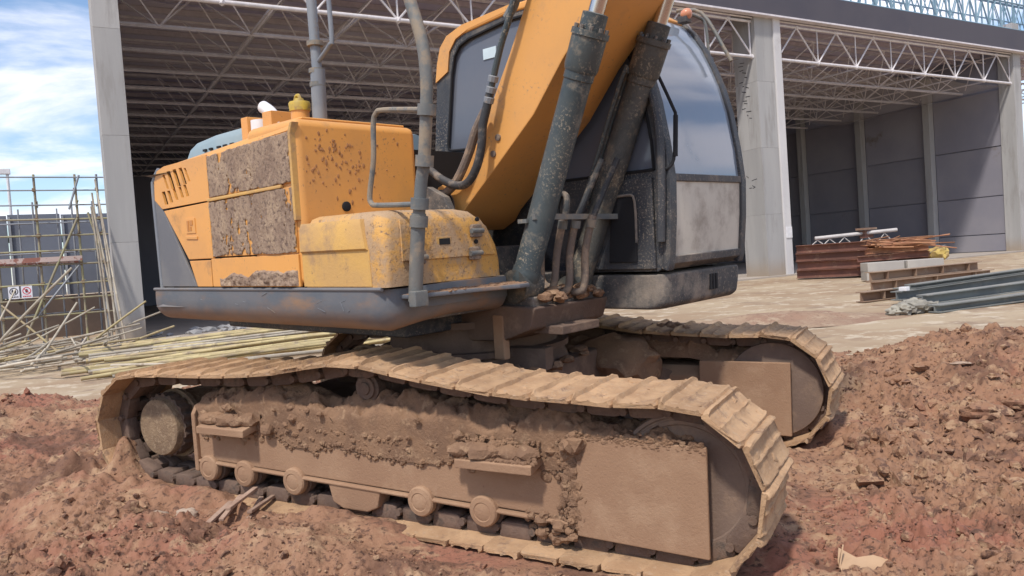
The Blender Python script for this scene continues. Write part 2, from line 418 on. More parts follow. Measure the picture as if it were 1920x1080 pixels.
def _ico(sub):
    bm = bmesh.new(); bmesh.ops.create_icosphere(bm, subdivisions=sub, radius=1)
    bm.verts.ensure_lookup_table()
    r_ = ([tuple(v.co) for v in bm.verts], [tuple(v.index for v in f.verts) for f in bm.faces])
    bm.free(); return r_
ICO = {k: _ico(k) for k in (1, 2, 3, 4)}

def empty(name, loc=(0, 0, 0)):
    o = bpy.data.objects.new(name, None); COL.objects.link(o); o.location = loc
    o.empty_display_size = .2
    return o

def tag(o, label=None, cat=None, group=None, kind=None):
    if label: o['label'] = label
    if cat and not kind: o['kind'] = 'thing'
    if cat: o['category'] = cat
    if group: o['group'] = group
    if kind: o['kind'] = kind
    return o

def plate(name, outer, holes, axis, lo, hi, m, parent, rotz=0, bevel=.004, smooth=35):
    """flat plate with holes: outlines in the plane normal to axis"""
    bm = bmesh.new()
    def mk(p, t):
        return {'x': (t, p[0], p[1]), 'y': (p[0], t, p[1]), 'z': (p[0], p[1], t)}[axis]
    es = []
    for loop in [outer] + holes:
        vs = [bm.verts.new(mk(p, lo)) for p in loop]
        es += [bm.edges.new((vs[i], vs[(i + 1) % len(vs)])) for i in range(len(vs))]
    r_ = bmesh.ops.triangle_fill(bm, use_beauty=True, use_dissolve=False, edges=es)
    fs = [f for f in r_['geom'] if isinstance(f, bmesh.types.BMFace)]
    ex = bmesh.ops.extrude_face_region(bm, geom=fs)
    dv = {'x': (hi - lo, 0, 0), 'y': (0, hi - lo, 0), 'z': (0, 0, hi - lo)}[axis]
    bmesh.ops.translate(bm, verts=[v for v in ex['geom'] if isinstance(v, bmesh.types.BMVert)], vec=dv)
    bmesh.ops.dissolve_limit(bm, angle_limit=R(1), verts=bm.verts, edges=bm.edges)
    bmesh.ops.recalc_face_normals(bm, faces=bm.faces)
    me = bpy.data.meshes.new(name); bm.to_mesh(me); bm.free()
    return link(name, me, m, parent, smooth, rotz)

# vectorised lattice noise
_perm = rng.permutation(4096)
_val = rng.random(4096) * 2 - 1
def vnoise(x, y):
    xi = np.floor(x).astype(np.int64); yi = np.floor(y).astype(np.int64)
    xf = x - xi; yf = y - yi
    u = xf * xf * xf * (xf * (xf * 6 - 15) + 10); v = yf * yf * yf * (yf * (yf * 6 - 15) + 10)
    def h(a, b): return _val[_perm[(_perm[a & 4095] + b) & 4095]]
    return (h(xi, yi) * (1 - u) + h(xi + 1, yi) * u) * (1 - v) + (h(xi, yi + 1) * (1 - u) + h(xi + 1, yi + 1) * u) * v
def fbm(x, y, sc, octv=5, gain=.5, lac=2.13):
    a = 1.0; s = 0; f = sc
    for k in range(octv):
        c, sn = math.cos(k * 1.1), math.sin(k * 1.1)
        s = s + a * vnoise((x * c - y * sn) * f + 17.3 * k, (x * sn + y * c) * f - 9.1 * k)
        a *= gain; f *= lac
    return s
def billow(x, y, sc, octv=4, gain=.5, lac=2.2):
    a = 1.0; s = 0; f = sc
    for k in range(octv):
        c, sn = math.cos(k * 1.7 + .4), math.sin(k * 1.7 + .4)
        s = s + a * (1 - 2 * np.abs(vnoise((x * c - y * sn) * f + 7.3 * k, (x * sn + y * c) * f - 3.1 * k)))
        a *= gain; f *= lac
    return s

def cellbump(x, y, sc, seed=0):
    """rounded broken lumps: height falls off from jittered cell centres, each with its own size"""
    X = x * sc + .35 * vnoise(x * sc * 1.7 + 5, y * sc * 1.7); Y = y * sc + .35 * vnoise(x * sc * 1.7, y * sc * 1.7 + 9)
    xi = np.floor(X).astype(np.int64); yi = np.floor(Y).astype(np.int64)
    best = np.zeros_like(X)
    for dx in (-1, 0, 1):
        for dy in (-1, 0, 1):
            a = xi + dx + seed * 31; b = yi + dy + seed * 17
            h1 = _val[_perm[(_perm[a & 4095] + b) & 4095]]; h2 = _val[_perm[(_perm[(a + 777) & 4095] + b + 333) & 4095]]
            h3 = _val[_perm[(_perm[(a + 1555) & 4095] + b + 99) & 4095]]
            px = xi + dx + .5 + .45 * h1; py = yi + dy + .5 + .45 * h2
            r_ = .30 + .32 * np.abs(h3)
            d = np.hypot((X - px) * (1 + .3 * h1), (Y - py) * (1 + .3 * h2)) / r_
            best = np.maximum(best, np.sqrt(np.clip(1 - d * d, 0, 1)) * r_ * (h3 > -.35))
    return best
# ------------------------------------------------------------------ excavator frame in the world
XM = Matrix(((0.50680, 0.86205, -0.00530), (-0.86165, 0.50636, -0.03417), (-0.02678, 0.02188, 0.99940)))
XO = Vector((2.70511, 5.20043, 0.09633))
SWING = -0.22539
XMi = XM.transposed()
def to_u(x, y, z=0.0):
    d = (x - XO.x, y - XO.y, z - XO.z)
    return [XMi[i][0] * d[0] + XMi[i][1] * d[1] + XMi[i][2] * d[2] for i in range(3)]
def mud_plane(x, y):
    return XO.z + (0.0053 * (x - XO.x) + 0.0342 * (y - XO.y))

def sstep(a, b, x):
    t = np.clip((x - a) / (b - a), 0, 1)
    return t * t * (3 - 2 * t)

def ground_h(x, y, fine=True):
    x = np.asarray(x, float); y = np.asarray(y, float)
    r = np.hypot(x, y)
    ux, uy, _ = to_u(x, y, 0.0)
    dx = np.maximum(np.abs(ux) - 2.35, 0)
    du = np.hypot(dx, np.maximum(np.abs(uy) - 1.5, 0))
    near = 1 - sstep(.0, 2.6, du)
    base = .05 * (1 - near) + mud_plane(x, y) * near
    # mud mounds
    def g(cx, cy, sx, sy, amp, ang=0.0):
        c, s_ = math.cos(ang), math.sin(ang)
        a = ((x - cx) * c + (y - cy) * s_) / sx; b = (-(x - cx) * s_ + (y - cy) * c) / sy
        return amp * np.exp(-.5 * (a * a + b * b))
    mound = g(7.1, 4.0, 1.15, .95, .40, R(-60)) + g(8.3, 2.5, 1.2, 1.2, .34) + g(5.6, 1.6, 1.2, 1.2, .10) + g(9.0, 1.0, 2, 2, .2)
    mound = mound + g(-1.6, 9.9, 1.7, 1.25, .50, R(10)) + g(.2, 9.2, .9, .8, .14) + g(-1.0, 7.2, 1.2, .9, .16)
    mound = mound + g(-.05, 5.0, .38, .5, .15) + g(1.15, 4.35, .45, .32, .10) + g(.5, 3.6, .6, .5, .10) + g(3.7, 2.9, .4, .4, .06)
    mound = mound - g(.55, 5.5, .35, .28, .08) - g(4.5, 2.6, .45, .3, .06)
    keep = sstep(-.02, .55, du)                # the compacted strip along the tracks stays level
    under = 1 - sstep(.0, .05, np.abs(uy) - .85) if False else 0
    extent = 1 - sstep(11.2, 13.2, r + 1.2 * fbm(x, y, .35, 3))
    n1 = fbm(x, y, .9, 4) * .055
    n2 = np.clip(billow(x, y, 2.6, 3), -1, 2) * .028
    n3 = fbm(x, y, 8.0, 5, .62) * .022
    n4 = np.clip(billow(x + 3, y - 8, 17.0, 4, .62), -1.5, 2) * .011 * np.clip(.8 + .9 * fbm(x + 40, y, .9, 2), .15, 1.6)
    pt = np.clip(.62 + 1.5 * fbm(x - 31, y + 12, .7, 3), 0, 1.6)
    n5 = cellbump(x, y, 6.0, 1) * .050 * pt + cellbump(x, y, 14.0, 2) * .040 * (.12 + pt) + cellbump(x, y, 33.0, 3) * .022 * np.clip(.35 + pt, 0, 1)
    n4 = n4 * 1.3 + n5 - .015
    mid = (1 - sstep(.62, .98, np.abs(uy))) * (1 - sstep(1.7, 2.7, np.abs(ux)))
    rough = .12 + .88 * keep
    rough = np.maximum(rough, .8 * mid)
    h = base + mound * (.15 + .85 * keep) * extent + (n1 * keep + (n2 + n3 + n4) * rough) * (.08 + .92 * extent)
    h = h + .10 * mid
    # berm pushed up beside the near track and before the far one
    berm = np.exp(-.5 * ((uy + 1.98 + .12 * fbm(x, y, 1.3, 3)) / .20) ** 2) * (1 - sstep(2.0, 2.8, np.abs(ux))) * .085
    h = h + berm * extent
    cover = np.exp(-.5 * ((uy + 1.50) / .15) ** 2) * (1 - sstep(-.2, .75, ux)) * sstep(-2.9, -2.3, ux) * .075
    cover = cover + .17 * np.exp(-.5 * (((ux + 2.42) / .26) ** 2 + ((uy + 1.35) / .30) ** 2))
    cover = cover + .05 * np.exp(-.5 * (((ux - 2.45) / .22) ** 2 + ((uy + 1.2) / .4) ** 2))
    cover = cover + .12 * np.exp(-.5 * (((ux - 2.5) / .22) ** 2 + ((uy - 1.2) / .4) ** 2))
    h = h + cover * (1 + .8 * fbm(x, y, 4.5, 3))
    h = h - .18 * (1 - extent) * sstep(10.5, 12.5, r)
    return h

def grid_mesh(name, X, Y, Z, m, kind='structure', wrap=False):
    ny, nx = X.shape
    me = bpy.data.meshes.new(name)
    co = np.stack([X, Y, Z], -1).reshape(-1, 3).astype(np.float32)
    idx = np.arange(ny * nx).reshape(ny, nx)
    if wrap:
        idx = np.concatenate([idx, idx[:, :1]], 1)
    q = np.stack([idx[:-1, :-1], idx[:-1, 1:], idx[1:, 1:], idx[1:, :-1]], -1).reshape(-1, 4)
    me.vertices.add(len(co)); me.vertices.foreach_set('co', co.ravel())
    me.loops.add(q.size); me.loops.foreach_set('vertex_index', q.ravel().astype(np.int32))
    me.polygons.add(len(q)); me.polygons.foreach_set('loop_start', (np.arange(len(q)) * 4).astype(np.int32))
    me.polygons.foreach_set('use_smooth', np.ones(len(q), bool))
    me.update(calc_edges=True)
    me['sm'] = 1
    return link(name, me, m, kind=kind)

# ------------------------------------------------------------------ ground
az = np.concatenate([np.radians(np.linspace(4, 116, 860)), np.radians(np.linspace(118, 362, 90))])
rr = np.concatenate([np.exp(np.linspace(math.log(.25), math.log(1.75), 24))[:-1], np.exp(np.linspace(math.log(1.75), math.log(14.5), 820))])
A_, R_ = np.meshgrid(az, rr)
GX = R_ * np.cos(A_); GY = R_ * np.sin(A_)
GZ = ground_h(GX, GY)
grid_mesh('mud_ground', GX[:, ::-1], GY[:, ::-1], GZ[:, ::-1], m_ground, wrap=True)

# sandy yard out to the horizon (one sheet, shallow undulation near)
ar = np.concatenate([np.radians(np.linspace(4, 100, 400)), np.radians(np.linspace(104, 360, 66))]); r2 = np.concatenate([np.linspace(6, 30, 300), np.linspace(30.3, 40, 30), np.exp(np.linspace(math.log(42), math.log(2500), 24))])
A2, R2 = np.meshgrid(ar, r2)
YX = R2 * np.cos(A2); YY = R2 * np.sin(A2)
YZ = .02 + (.02 * fbm(YX, YY, .5, 3) + .012 * np.clip(billow(YX * .55, YY * 1.3, 1.1, 3), -1, 1.5)) * (1 - sstep(22, 24, np.maximum(YY, R2 * .6)))
grid_mesh('yard_ground', YX[:, ::-1], YY[:, ::-1], YZ[:, ::-1], m_sand, wrap=True)
fl = MB().prism([(1.5, 24.05), (62, 24.05), (62, 75), (5.6, 75)], 'z', -.3, .09); fl.build('hall_floor', m_floor, kind='structure')

# crumbs and clods lying in the mud: nobody could count them
def clods():
    me_v = []; me_f = []
    base_v, base_f = ICO[1]
    bv = np.array(base_v); bf = np.array(base_f)
    b2v = np.array(ICO[2][0]); b2f = np.array(ICO[2][1])
    N = 46000
    r_ = 2.2 + 10.0 * rng.random(N) ** 1.35
    a_ = np.radians(6 + 108 * rng.random(N))
    x = r_ * np.cos(a_); y = r_ * np.sin(a_)
    size = .004 + .012 * rng.random(N) ** 1.6 + .042 * rng.random(N) ** 20
    size *= (.65 + .075 * r_)
    ux, uy, _ = to_u(x, y, 0)
    du = np.hypot(np.maximum(np.abs(ux) - 2.35, 0), np.maximum(np.abs(uy) - 1.5, 0))
    patch = fbm(x, y, .8, 3)
    ok = ((du > .12) | (np.abs(uy) < .85) | ((ux < -2.05) & (uy < -1.0))) & (patch > -.75 + 1.0 * rng.random(N))
    ok &= (du > .5) | (size < .03)
    x, y, size = x[ok], y[ok], size[ok]
    K = 190      # a few big clods in loose rows
    cx = np.concatenate([6.0 + 1.3 * rng.standard_normal(K // 2), 4.9 + .55 * rng.standard_normal(K // 4), -.1 + .8 * rng.standard_normal(K - K // 2 - K // 4)])
    cy = np.concatenate([3.4 + .8 * rng.standard_normal(K // 2), 2.9 + .35 * rng.standard_normal(K // 4), 6.2 + 1.6 * rng.standard_normal(K - K // 2 - K // 4)])
    cs = .022 + .055 * rng.random(K) ** 2.5
    bx, by, _ = to_u(cx, cy, 0)
    free = (np.hypot(np.maximum(np.abs(bx) - 2.45, 0), np.maximum(np.abs(by) - 1.6, 0)) > .15) & (np.hypot(cx, cy) > 3.0)
    x = np.concatenate([x, cx[free]]); y = np.concatenate([y, cy[free]]); size = np.concatenate([size, cs[free]])
    z = ground_h(x, y)
    off = 0
    for i in range(len(x)):
        big = size[i] > .040
        v = (b2v if big else bv).copy(); f = b2f if big else bf
        s = rng.random(3) * .55 + .6
        s[2] *= .8
        d = 1 + .34 * np.sin(v @ (rng.standard_normal(3) * 2.4) + rng.random() * 6) + .22 * np.sin(v @ (rng.standard_normal(3) * 5) + rng.random() * 6)
        if big: d = d + .10 * rng.standard_normal(len(v))
        else: d = d + .16 * rng.standard_normal(len(v))
        v = v * d[:, None] * s * size[i]
        t = rng.random() * 6.283
        c, sn = math.cos(t), math.sin(t)
        v = np.stack([v[:, 0] * c - v[:, 1] * sn, v[:, 0] * sn + v[:, 1] * c, v[:, 2]], 1)
        v += (x[i], y[i], z[i] + size[i] * .12)
        me_v.append(v); me_f.append(f + off); off += len(v)
    co = np.concatenate(me_v).astype(np.float32); q = np.concatenate(me_f).astype(np.int32)
    me = bpy.data.meshes.new('mud_clods')
    me.vertices.add(len(co)); me.vertices.foreach_set('co', co.ravel())
    me.loops.add(q.size); me.loops.foreach_set('vertex_index', q.ravel())
    me.polygons.add(len(q)); me.polygons.foreach_set('loop_start', (np.arange(len(q)) * 3).astype(np.int32))
    me.polygons.foreach_set('use_smooth', np.zeros(len(q), bool))
    me.update(calc_edges=True); me['sm'] = 1
    tag(link('mud_clods', me, m_clod), 'loose crumbs and clods scattered over the red mud', 'mud', kind='stuff')
clods()

# ------------------------------------------------------------------ hall building
hall = tag(empty('hall_building', (28, 24.3, .09)), 'large unfinished concrete hall with white space frame roof behind the excavator', 'building')
HP = hall.location.copy()
def hb(mb, name, m, **k):
    mb.v = [(v[0] - HP.x, v[1] - HP.y, v[2] - HP.z) for v in mb.v]
    return mb.build(name, m, hall, **k)
def xl(y): return 1.66 + (y - 24.3) * .082      # the hall's left flank stays behind the corner column
# columns
for z0, z1 in ((-.2, 2.86), (2.863, 5.84), (5.843, 8.80), (8.803, 13.4)):
    e = 0
    hb(MB().box((1.62 - e, 24.3 - e, z0), (2.30 + e, 25.2, z1)), 'column_lift', m_concrete, bevel=.008)
    hb(MB().box((27.78 - e, 24.3 - e, z0), (28.918, 25.60, z1)), 'column_lift', m_concrete, bevel=.008)
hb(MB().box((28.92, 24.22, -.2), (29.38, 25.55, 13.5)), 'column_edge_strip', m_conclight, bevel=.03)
hb(MB().box((49.4, 24.3, -.2), (50.2, 25.2, 13.4)), 'concrete_column', m_concrete, bevel=.03)
# scrawled marks on the column's left face (illegible strokes in the photograph)
ink = MB()
random.seed(3)
for k in range(16):
    y0 = 24.6 + random.random() * .55; z0 = 7.2 + k * .17 + random.random() * .05
    ink.obox((27.776, y0, z0), (27.776, y0 + random.uniform(.06, .3), z0 + random.uniform(-.03, .08)), .006, .03)
for k in range(6):
    y0 = 24.6 + random.random() * .6; z0 = 4.1 + random.random() * .5
    ink.obox((27.776, y0, z0), (27.776, y0 + random.uniform(.05, .2), z0 + random.uniform(-.05, .1)), .006, .025)
hb(ink, 'ink_mark', m_signblack)
hb(MB().box((28.98, 24.19, 1.75), (29.36, 24.217, 2.25)), 'paper_notice', m_white)
# fascia
hb(MB().box((1.5, 24.02, 11.72), (62, 24.28, 12.88)), 'fascia_beam', m_fascia)
for k in range(12):
    pass
hb(MB().box((1.5, 23.97, 11.64), (62, 24.3, 11.715)), 'fascia_trim', m_trussgrey)
# roof sheet and purlins
hb(MB().prism([(xl(24.3), 24.3), (62, 24.3), (62, 70), (xl(70), 70)], 'z', 12.05, 12.2), 'roof_deck', m_roof)
pm = None
for k in range(32):
    y = 24.9 + k * 1.45
    mb = MB().obox((xl(y) + .1, y, 11.93), (60, y, 11.93), .16, .20)
    hb(mb, 'roof_purlin', m_purlin)
# plane truss in the opening: every bar its own part
BZ, TZ, TY = 9.92, 11.48, 24.52
def bar(p, q, r=.045, m=m_trusswhite, name='truss_bar', n=6):
    return hb(MB().tube([p, q], r, n), name, m, smooth=60)
for x0, x1 in ((2.3, 27.8), (29.4, 49.45)):
    n = round((x1 - x0) / 2.88); st = (x1 - x0) / n
    bar((x0, TY, BZ), (x1, TY, BZ), .075, name='bottom_chord', n=8)
    bar((x0, TY, TZ), (x1, TY, TZ), .065, name='top_chord', n=8)
    bar((x0, TY - .1, TZ + .14), (x1, TY - .1, TZ + .14), .04, name='edge_rail')
    for i in range(n + 1):
        xb = x0 + i * st
        if i in (0, n): bar((xb + (.12 if i == 0 else -.12), TY, BZ), (xb + (.12 if i == 0 else -.12), TY, TZ), .04)
        else: bar((xb, TY, BZ), (xb, TY, TZ), .035)
        hb(MB().blob((xb, TY, BZ), .13, 1, 0), 'truss_node', m_trusswhite)
        if i < n:
            xm = xb + st / 2
            bar((xb, TY, BZ), (xm, TY, TZ), .042); bar((xm, TY, TZ), (xb + st, TY, BZ), .042)
            hb(MB().blob((xm, TY, TZ), .11, 1, 0), 'truss_node', m_trusswhite)
# the space frame behind it, too deep to pick its bars apart
sf = MB(); sfc = MB()
sx = 2.88
nx_, ny_ = 24, 14
for j in range(ny_):
    yb = TY + .05 + (j + 1) * sx
    sfc.tube([(xl(yb) + .2, yb, BZ), (60, yb, BZ)], .07, 5)
    sf.tube([(xl(yb) + .2, yb - sx / 2, TZ), (60, yb - sx / 2, TZ)], .055, 4)
    for i in range(nx_):
        xb = -7.78 + i * sx
        if xb < xl(yb) + 1.6: continue
        for a in (-1, 1):
            for b in (-1, 1):
                sf.tube([(xb, yb, BZ), (xb + a * sx / 2, yb + b * sx / 2, TZ)], .031, 4, cap=False)
for i in range(nx_):
    xb = -7.78 + i * sx
    if xb < 6: continue
    sf.tube([(xb, TY + .1, BZ), (xb, TY + ny_ * sx, BZ)], .045, 4)
    sf.tube([(xb + sx / 2, TY + .1, TZ), (xb + sx / 2, TY + ny_ * sx, TZ)], .04, 4)
hb(sf, 'space_frame', m_trussgrey, kind='stuff', smooth=60, fixn=False)
hb(sfc, 'space_frame_chords', m_trussgrey, kind='stuff', smooth=60, fixn=False)
# roof-top blue truss
bt = []
for (yy, zb, zt, ph) in ((24.35, 13.0, 15.6, 0), (27.2, 13.2, 15.9, .8)):
    for zz, rr_ in ((zb, .08), (zt, .08), ((zb + zt) / 2 + .25, .05)):
        hb(MB().tube([(12, yy, zz), (62, yy, zz)], rr_, 6), 'ridge_truss_chord', m_trussblue, smooth=60)
    k = 0; x = 12 + ph
    while x < 61:
        hb(MB().tube([(x, yy, zb), (x, yy, zt)], .055, 5), 'ridge_truss_bar', m_trussblue, smooth=60)
        hb(MB().tube([(x, yy, zb if k % 2 else zt), (x + 1.3, yy, zt if k % 2 else zb)], .045, 5), 'ridge_truss_bar', m_trussblue, smooth=60)
        hb(MB().tube([(x + 1.3, yy, zb if k % 2 else zt), (x, yy, zt if k % 2 else zb)], .03, 4), 'ridge_truss_bar', m_trussblue, smooth=60)
        x += 1.3; k += 1
# right hand wall: columns and panels between them
wy = [24.6 + 4.9 * k for k in range(9)]
zj = [.1, 1.15, 3.45, 6.4, 9.75]
for k, y in enumerate(wy):
    if k: hb(MB().box((49.0, y - .22, .09), (49.5, y + .22, 11.9)), 'wall_column', m_concrete, bevel=.02)
    if k < len(wy) - 1:
        for a, b in zip(zj[:-1], zj[1:]):
            dz = random.uniform(-.015, .015)
            hb(MB().box((49.5 + dz, y + .235 if k else y + .6, a + .02), (49.9, wy[k + 1] - .235, b - .035)), 'wall_panel', m_wall, bevel=.015)
hb(MB().box((49.62, 25, .0), (49.98, 66, 12.0)), 'wall_backing', m_darkwall)
hb(MB().box((xl(66), 66, .05), (60, 66.4, 12.0)), 'back_wall', m_darkwall)
for k in range(10):
    hb(MB().box((6 + k * 5, 65.6, .09), (6.6 + k * 5, 65.99, 12.0)), 'wall_column', m_darkwall)
hb(MB().prism([(xl(25.25) + .1, 25.25), (xl(66) + .1, 66), (xl(66) + .4, 66), (xl(25.25) + .4, 25.25)], 'z', .05, 12), 'side_wall', m_darkwall)
# sagging catch nets under the frame
def netsheet(x0, x1, y0, y1, z0, sag, label, sd):
    nx, ny = 60, 30
    U_, V_ = np.meshgrid(np.linspace(0, 1, nx), np.linspace(0, 1, ny))
    X = x0 + (x1 - x0) * U_; Y = y0 + (y1 - y0) * V_ + .5 * fbm(U_ * 8 + sd, V_, 1, 2) * V_
    per = np.abs(np.sin(U_ * math.pi * (3 if x1 - x0 > 15 else 2)))
    Z = z0 - sag * (.25 + .75 * V_) * per - .16 * V_ + .05 * fbm(X, Y, .6, 3)
    o = grid_mesh('safety_net', X, Y, Z, net, kind=None)
    tag(o, label, 'net', 'safety nets below the roof frame')
netsheet(29.6, 49.2, 24.7, 34.0, 9.83, .55, 'tan safety net sagging under the right bay roof frame', 1)
netsheet(2.45, 27.2, 24.7, 31.5, 9.83, .45, 'tan safety net under the roof frame behind the excavator cab and rail', 4)

# ------------------------------------------------------------------ left: scaffold, hoarding, poles
def tube_obj(pts, r, name, m, parent, n=7):
    return MB().tube(pts, r, n).build(name, m, parent, smooth=60)
sc = tag(empty('scaffold', (0, 26.5, .05)), 'weathered tube scaffold bay with a striped plank deck left of the concrete column', 'scaffold')
sc_inv = sc.location.copy()
def S_(p): return (p[0] - sc_inv.x, p[1] - sc_inv.y, p[2] - sc_inv.z)
for x in (-1.15, -.12, .92, 1.49):
    tube_obj([S_((x - (0.0), 26.5, 0)), S_((x + .02, 26.5, 3.3 if x < -1 else 5.05))], .034, 'upright', m_scaf if x < 1 else m_scafgrey, sc)
    tube_obj([S_((x - .1, 28.0, 0)), S_((x - .08, 28.0, 4.4))], .028, 'upright', m_scafgrey, sc)
for z in (.95, 1.42, 1.86, 2.42, 2.82, 3.27, 3.74):
    tube_obj([S_((-2.6, 26.44, z + .02)), S_((1.75, 26.44, z - .02))], .027, 'ledger', m_scaf, sc)
for z in (4.17, 4.6, 4.98):
    tube_obj([S_((-2.6, 26.45, z)), S_((1.7, 26.45, z - .03))], .022, 'ledger', m_scafgrey, sc)
for z in (.95, 1.86, 2.82, 3.74):
    tube_obj([S_((-2.6, 28.04, z)), S_((1.6, 28.04, z + .02))], .024, 'ledger', m_scafgrey, sc)
for x in (-1.9, -.62, .4):
    tube_obj([S_((x, 28.1, 0)), S_((x + .03, 28.1, 4.2))], .024, 'upright', m_scafgrey, sc)
for x in (-.12, .92, 1.49):
    for z in (1.86, 3.27, 4.2):
        tube_obj([S_((x + .05, 26.4, z + .06)), S_((x + .05, 28.2, z + .06))], .022, 'transom', m_scaf, sc)
tube_obj([S_((-.75, 26.36, .1)), S_((.92, 26.36, 3.75))], .036, 'brace', m_scaf, sc)
tube_obj([S_((-.35, 26.40, .9)), S_((.85, 26.40, 2.35))], .028, 'brace', m_scafgrey, sc)
tube_obj([S_((1.2, 26.3, 3.9)), S_((2.05, 26.1, .1))], .034, 'brace', m_scaf, sc)
tube_obj([S_((1.05, 26.3, 5.0)), S_((.72, 26.3, 4.0))], .03, 'brace', m_scafgrey, sc)
for x in (-1.15, -.12, .92, 1.49):
    for z in (.95, 1.86, 2.42, 3.27, 3.74, 4.6):
        if x < -1 and z > 3: continue
        MB().box(S_((x - .045, 26.42, z - .05)), S_((x + .045, 26.55, z + .05))).build('coupler', m_coupler, sc, bevel=.012)
for k in range(13):
    x = -2.5 + k * .27
    MB().obox(S_((x, 26.4, 2.47 + .02 * (k % 2))), S_((x + .12, 27.9, 2.47 + .02 * (k % 3))), .2, .05).build('plank', m_plank, sc)
MB().box(S_((-2.6, 26.33, 2.50)), S_((.95, 26.37, 2.64))).build('toe_board', m_plank, sc)
hw = tag(empty('hoarding_wall', (-4, 32, 0)), 'tall blue grey site hoarding behind the scaffold', 'wall')
for k in range(9):
    MB().box((-8.2 + k * 1.6, 0, 1.5), (-8.2 + k * 1.6 + 1.57, .08, 4.35 + .03 * (k % 2))).build('hoarding_panel', m_hoard, hw)
MB().box((-9, .02, -.1), (6.15, .3, 1.47)).build('base_wall', m_hoardlow, hw)
for k in range(9):
    MB().box((-8.2 + k * 1.6, -.08, 1.5), (-8.12 + k * 1.6, -.01, 4.3)).build('hoarding_post', m_scafgrey, hw)
# site floodlight mast
fm = tag(empty('light_mast', (-.95, 34.5, 0)), 'slim white mast rising behind the hoarding at far left', 'mast')
MB().tube([(0, 0, 0), (0, 0, 6.2)], .05, 8).build('pole', m_white, fm)
MB().box((-.28, -.1, 6.1), (.1, .1, 6.3)).build('lamp_head', m_white, fm, bevel=.02)
# far trees over the hoarding: one distant mass
tr = MB()
random.seed(5)
for k in range(900):
    x = random.uniform(-60, 25); h = 9.2 + 2.0 * mnoise.noise(Vector((x * .12, 3, 0))) + 1.0 * mnoise.noise(Vector((x * .6, 8, 0)))
    z = h * (1 - random.random() ** 2.5); s_ = random.uniform(.25, .7)
    c = Vector((x, 120 + random.uniform(-3, 3), z)); a = Vector((random.gauss(0, 1), random.gauss(0, 1), random.gauss(0, 1))).normalized(); b = a.orthogonal().normalized(); d = a.cross(b)
    tr.add([c + b * s_, c + d * s_, c - b * s_, c - d * s_], [(0, 1, 2, 3)])
tag(tr.build('tree_line', m_leaf, smooth=0, fixn=False), 'dark tree line far behind the hoarding', 'trees', kind='stuff')

# safety signs on the scaffold
def sign(x, label, red):
    s = tag(empty('safety_sign', (x, 26.40, 1.50)), label, 'sign', None)
    MB().box((-.135, 0, 0), (.135, .012, .35)).build('board', m_signwhite, s, bevel=.004)
    mp = m_signred if red else m_signblack
    ring = MB(); n = 28; y = -.003
    cz = .21; r0, r1 = .085, .107
    for k in range(n):
        a, b = 2 * math.pi * k / n, 2 * math.pi * (k + 1) / n
        ring.add([(r * math.cos(t), y, cz + r * math.sin(t)) for t, r in ((a, r0), (b, r0), (b, r1), (a, r1))], [(0, 1, 2, 3)])
    ring.build('printed_ring', mp, s, smooth=0)
    pic = MB()
    if red:
        pic.add([(-.075, y - .001, cz + .06), (-.06, y - .001, cz + .075), (.075, y - .001, cz - .06), (.06, y - .001, cz - .075)], [(0, 1, 2, 3)])
        pic.build('printed_slash', mp, s, smooth=0)
        h = MB()
        h.add([(-.03, y, cz - .05), (.02, y, cz - .05), (.03, y, cz + .03), (-.01, y, cz + .055), (-.04, y, cz + .02)], [(0, 1, 2, 3, 4)])
        h.build('printed_figure', m_signblack, s, smooth=0)
    else:
        for sg in (-1, 1):   # pair of gloves
            pic.add([(sg * .012, y, cz - .06), (sg * .05, y, cz - .06), (sg * .058, y, cz + .0), (sg * .045, y, cz + .06), (sg * .02, y, cz + .065), (sg * .01, y, cz)], [(0, 1, 2, 3, 4, 5)])
        pic.build('printed_gloves', mp, s, smooth=0)
    ln = MB()
    for k in range(5):
        ln.add([(-.1 + k * .042, y, .035), (-.07 + k * .042, y, .035), (-.07 + k * .042, y, .07), (-.1 + k * .042, y, .07)], [(0, 1, 2, 3)])
    ln.build('printed_line', mp, s, smooth=0)
sign(-.83, 'white square sign with black glove symbol on the scaffold', False)
sign(-.515, 'white square sign with red crossed ring on the scaffold', True)

# bamboo
def pole_mesh(L, r, m, seed, nm='bamboo_pole'):
    rs = random.Random(seed)
    pts = []; rad = []
    n = max(3, int(L / .45))
    bx, by = rs.uniform(-.03, .03), rs.uniform(-.03, .03)
    for k in range(n + 1):
        t = k / n
        for dt, rr_ in ((-.012, r), (0, r * 1.14), (.012, r)):
            if 0 <= t + dt / L <= 1:
                tt = t + dt / L
                pts.append((L * tt, bx * math.sin(tt * 3.1) * L * .4, by * math.sin(tt * 3.1) * L * .4)); rad.append(rr_ * (1 - .25 * tt))
    mb = MB().tube(pts, rad, 7)
    me = bpy.data.meshes.new(nm)
    me.from_pydata(mb.v, [], mb.f)
    for p in me.polygons: p.use_smooth = True
    me.materials.append(m); me['sm'] = 1
    return me
def place(me, name, p, q_dir, label, cat, group):
    o = bpy.data.objects.new(name, me); COL.objects.link(o)
    o.rotation_euler = Vector(q_dir).to_track_quat('X', 'Z').to_euler()
    o.location = p
    return tag(o, label, cat, group)
random.seed(21)
long_m = [pole_mesh(5.2 + .5 * k, .034 + .003 * (k % 3), m_bamboo if k % 3 else m_bamboogrey, k) for k in range(5)]
short_m = [pole_mesh(1.0 + .35 * k, .028 + .004 * (k % 2), m_bamboo if k == 3 else m_bamboogrey, 50 + k) for k in range(6)]
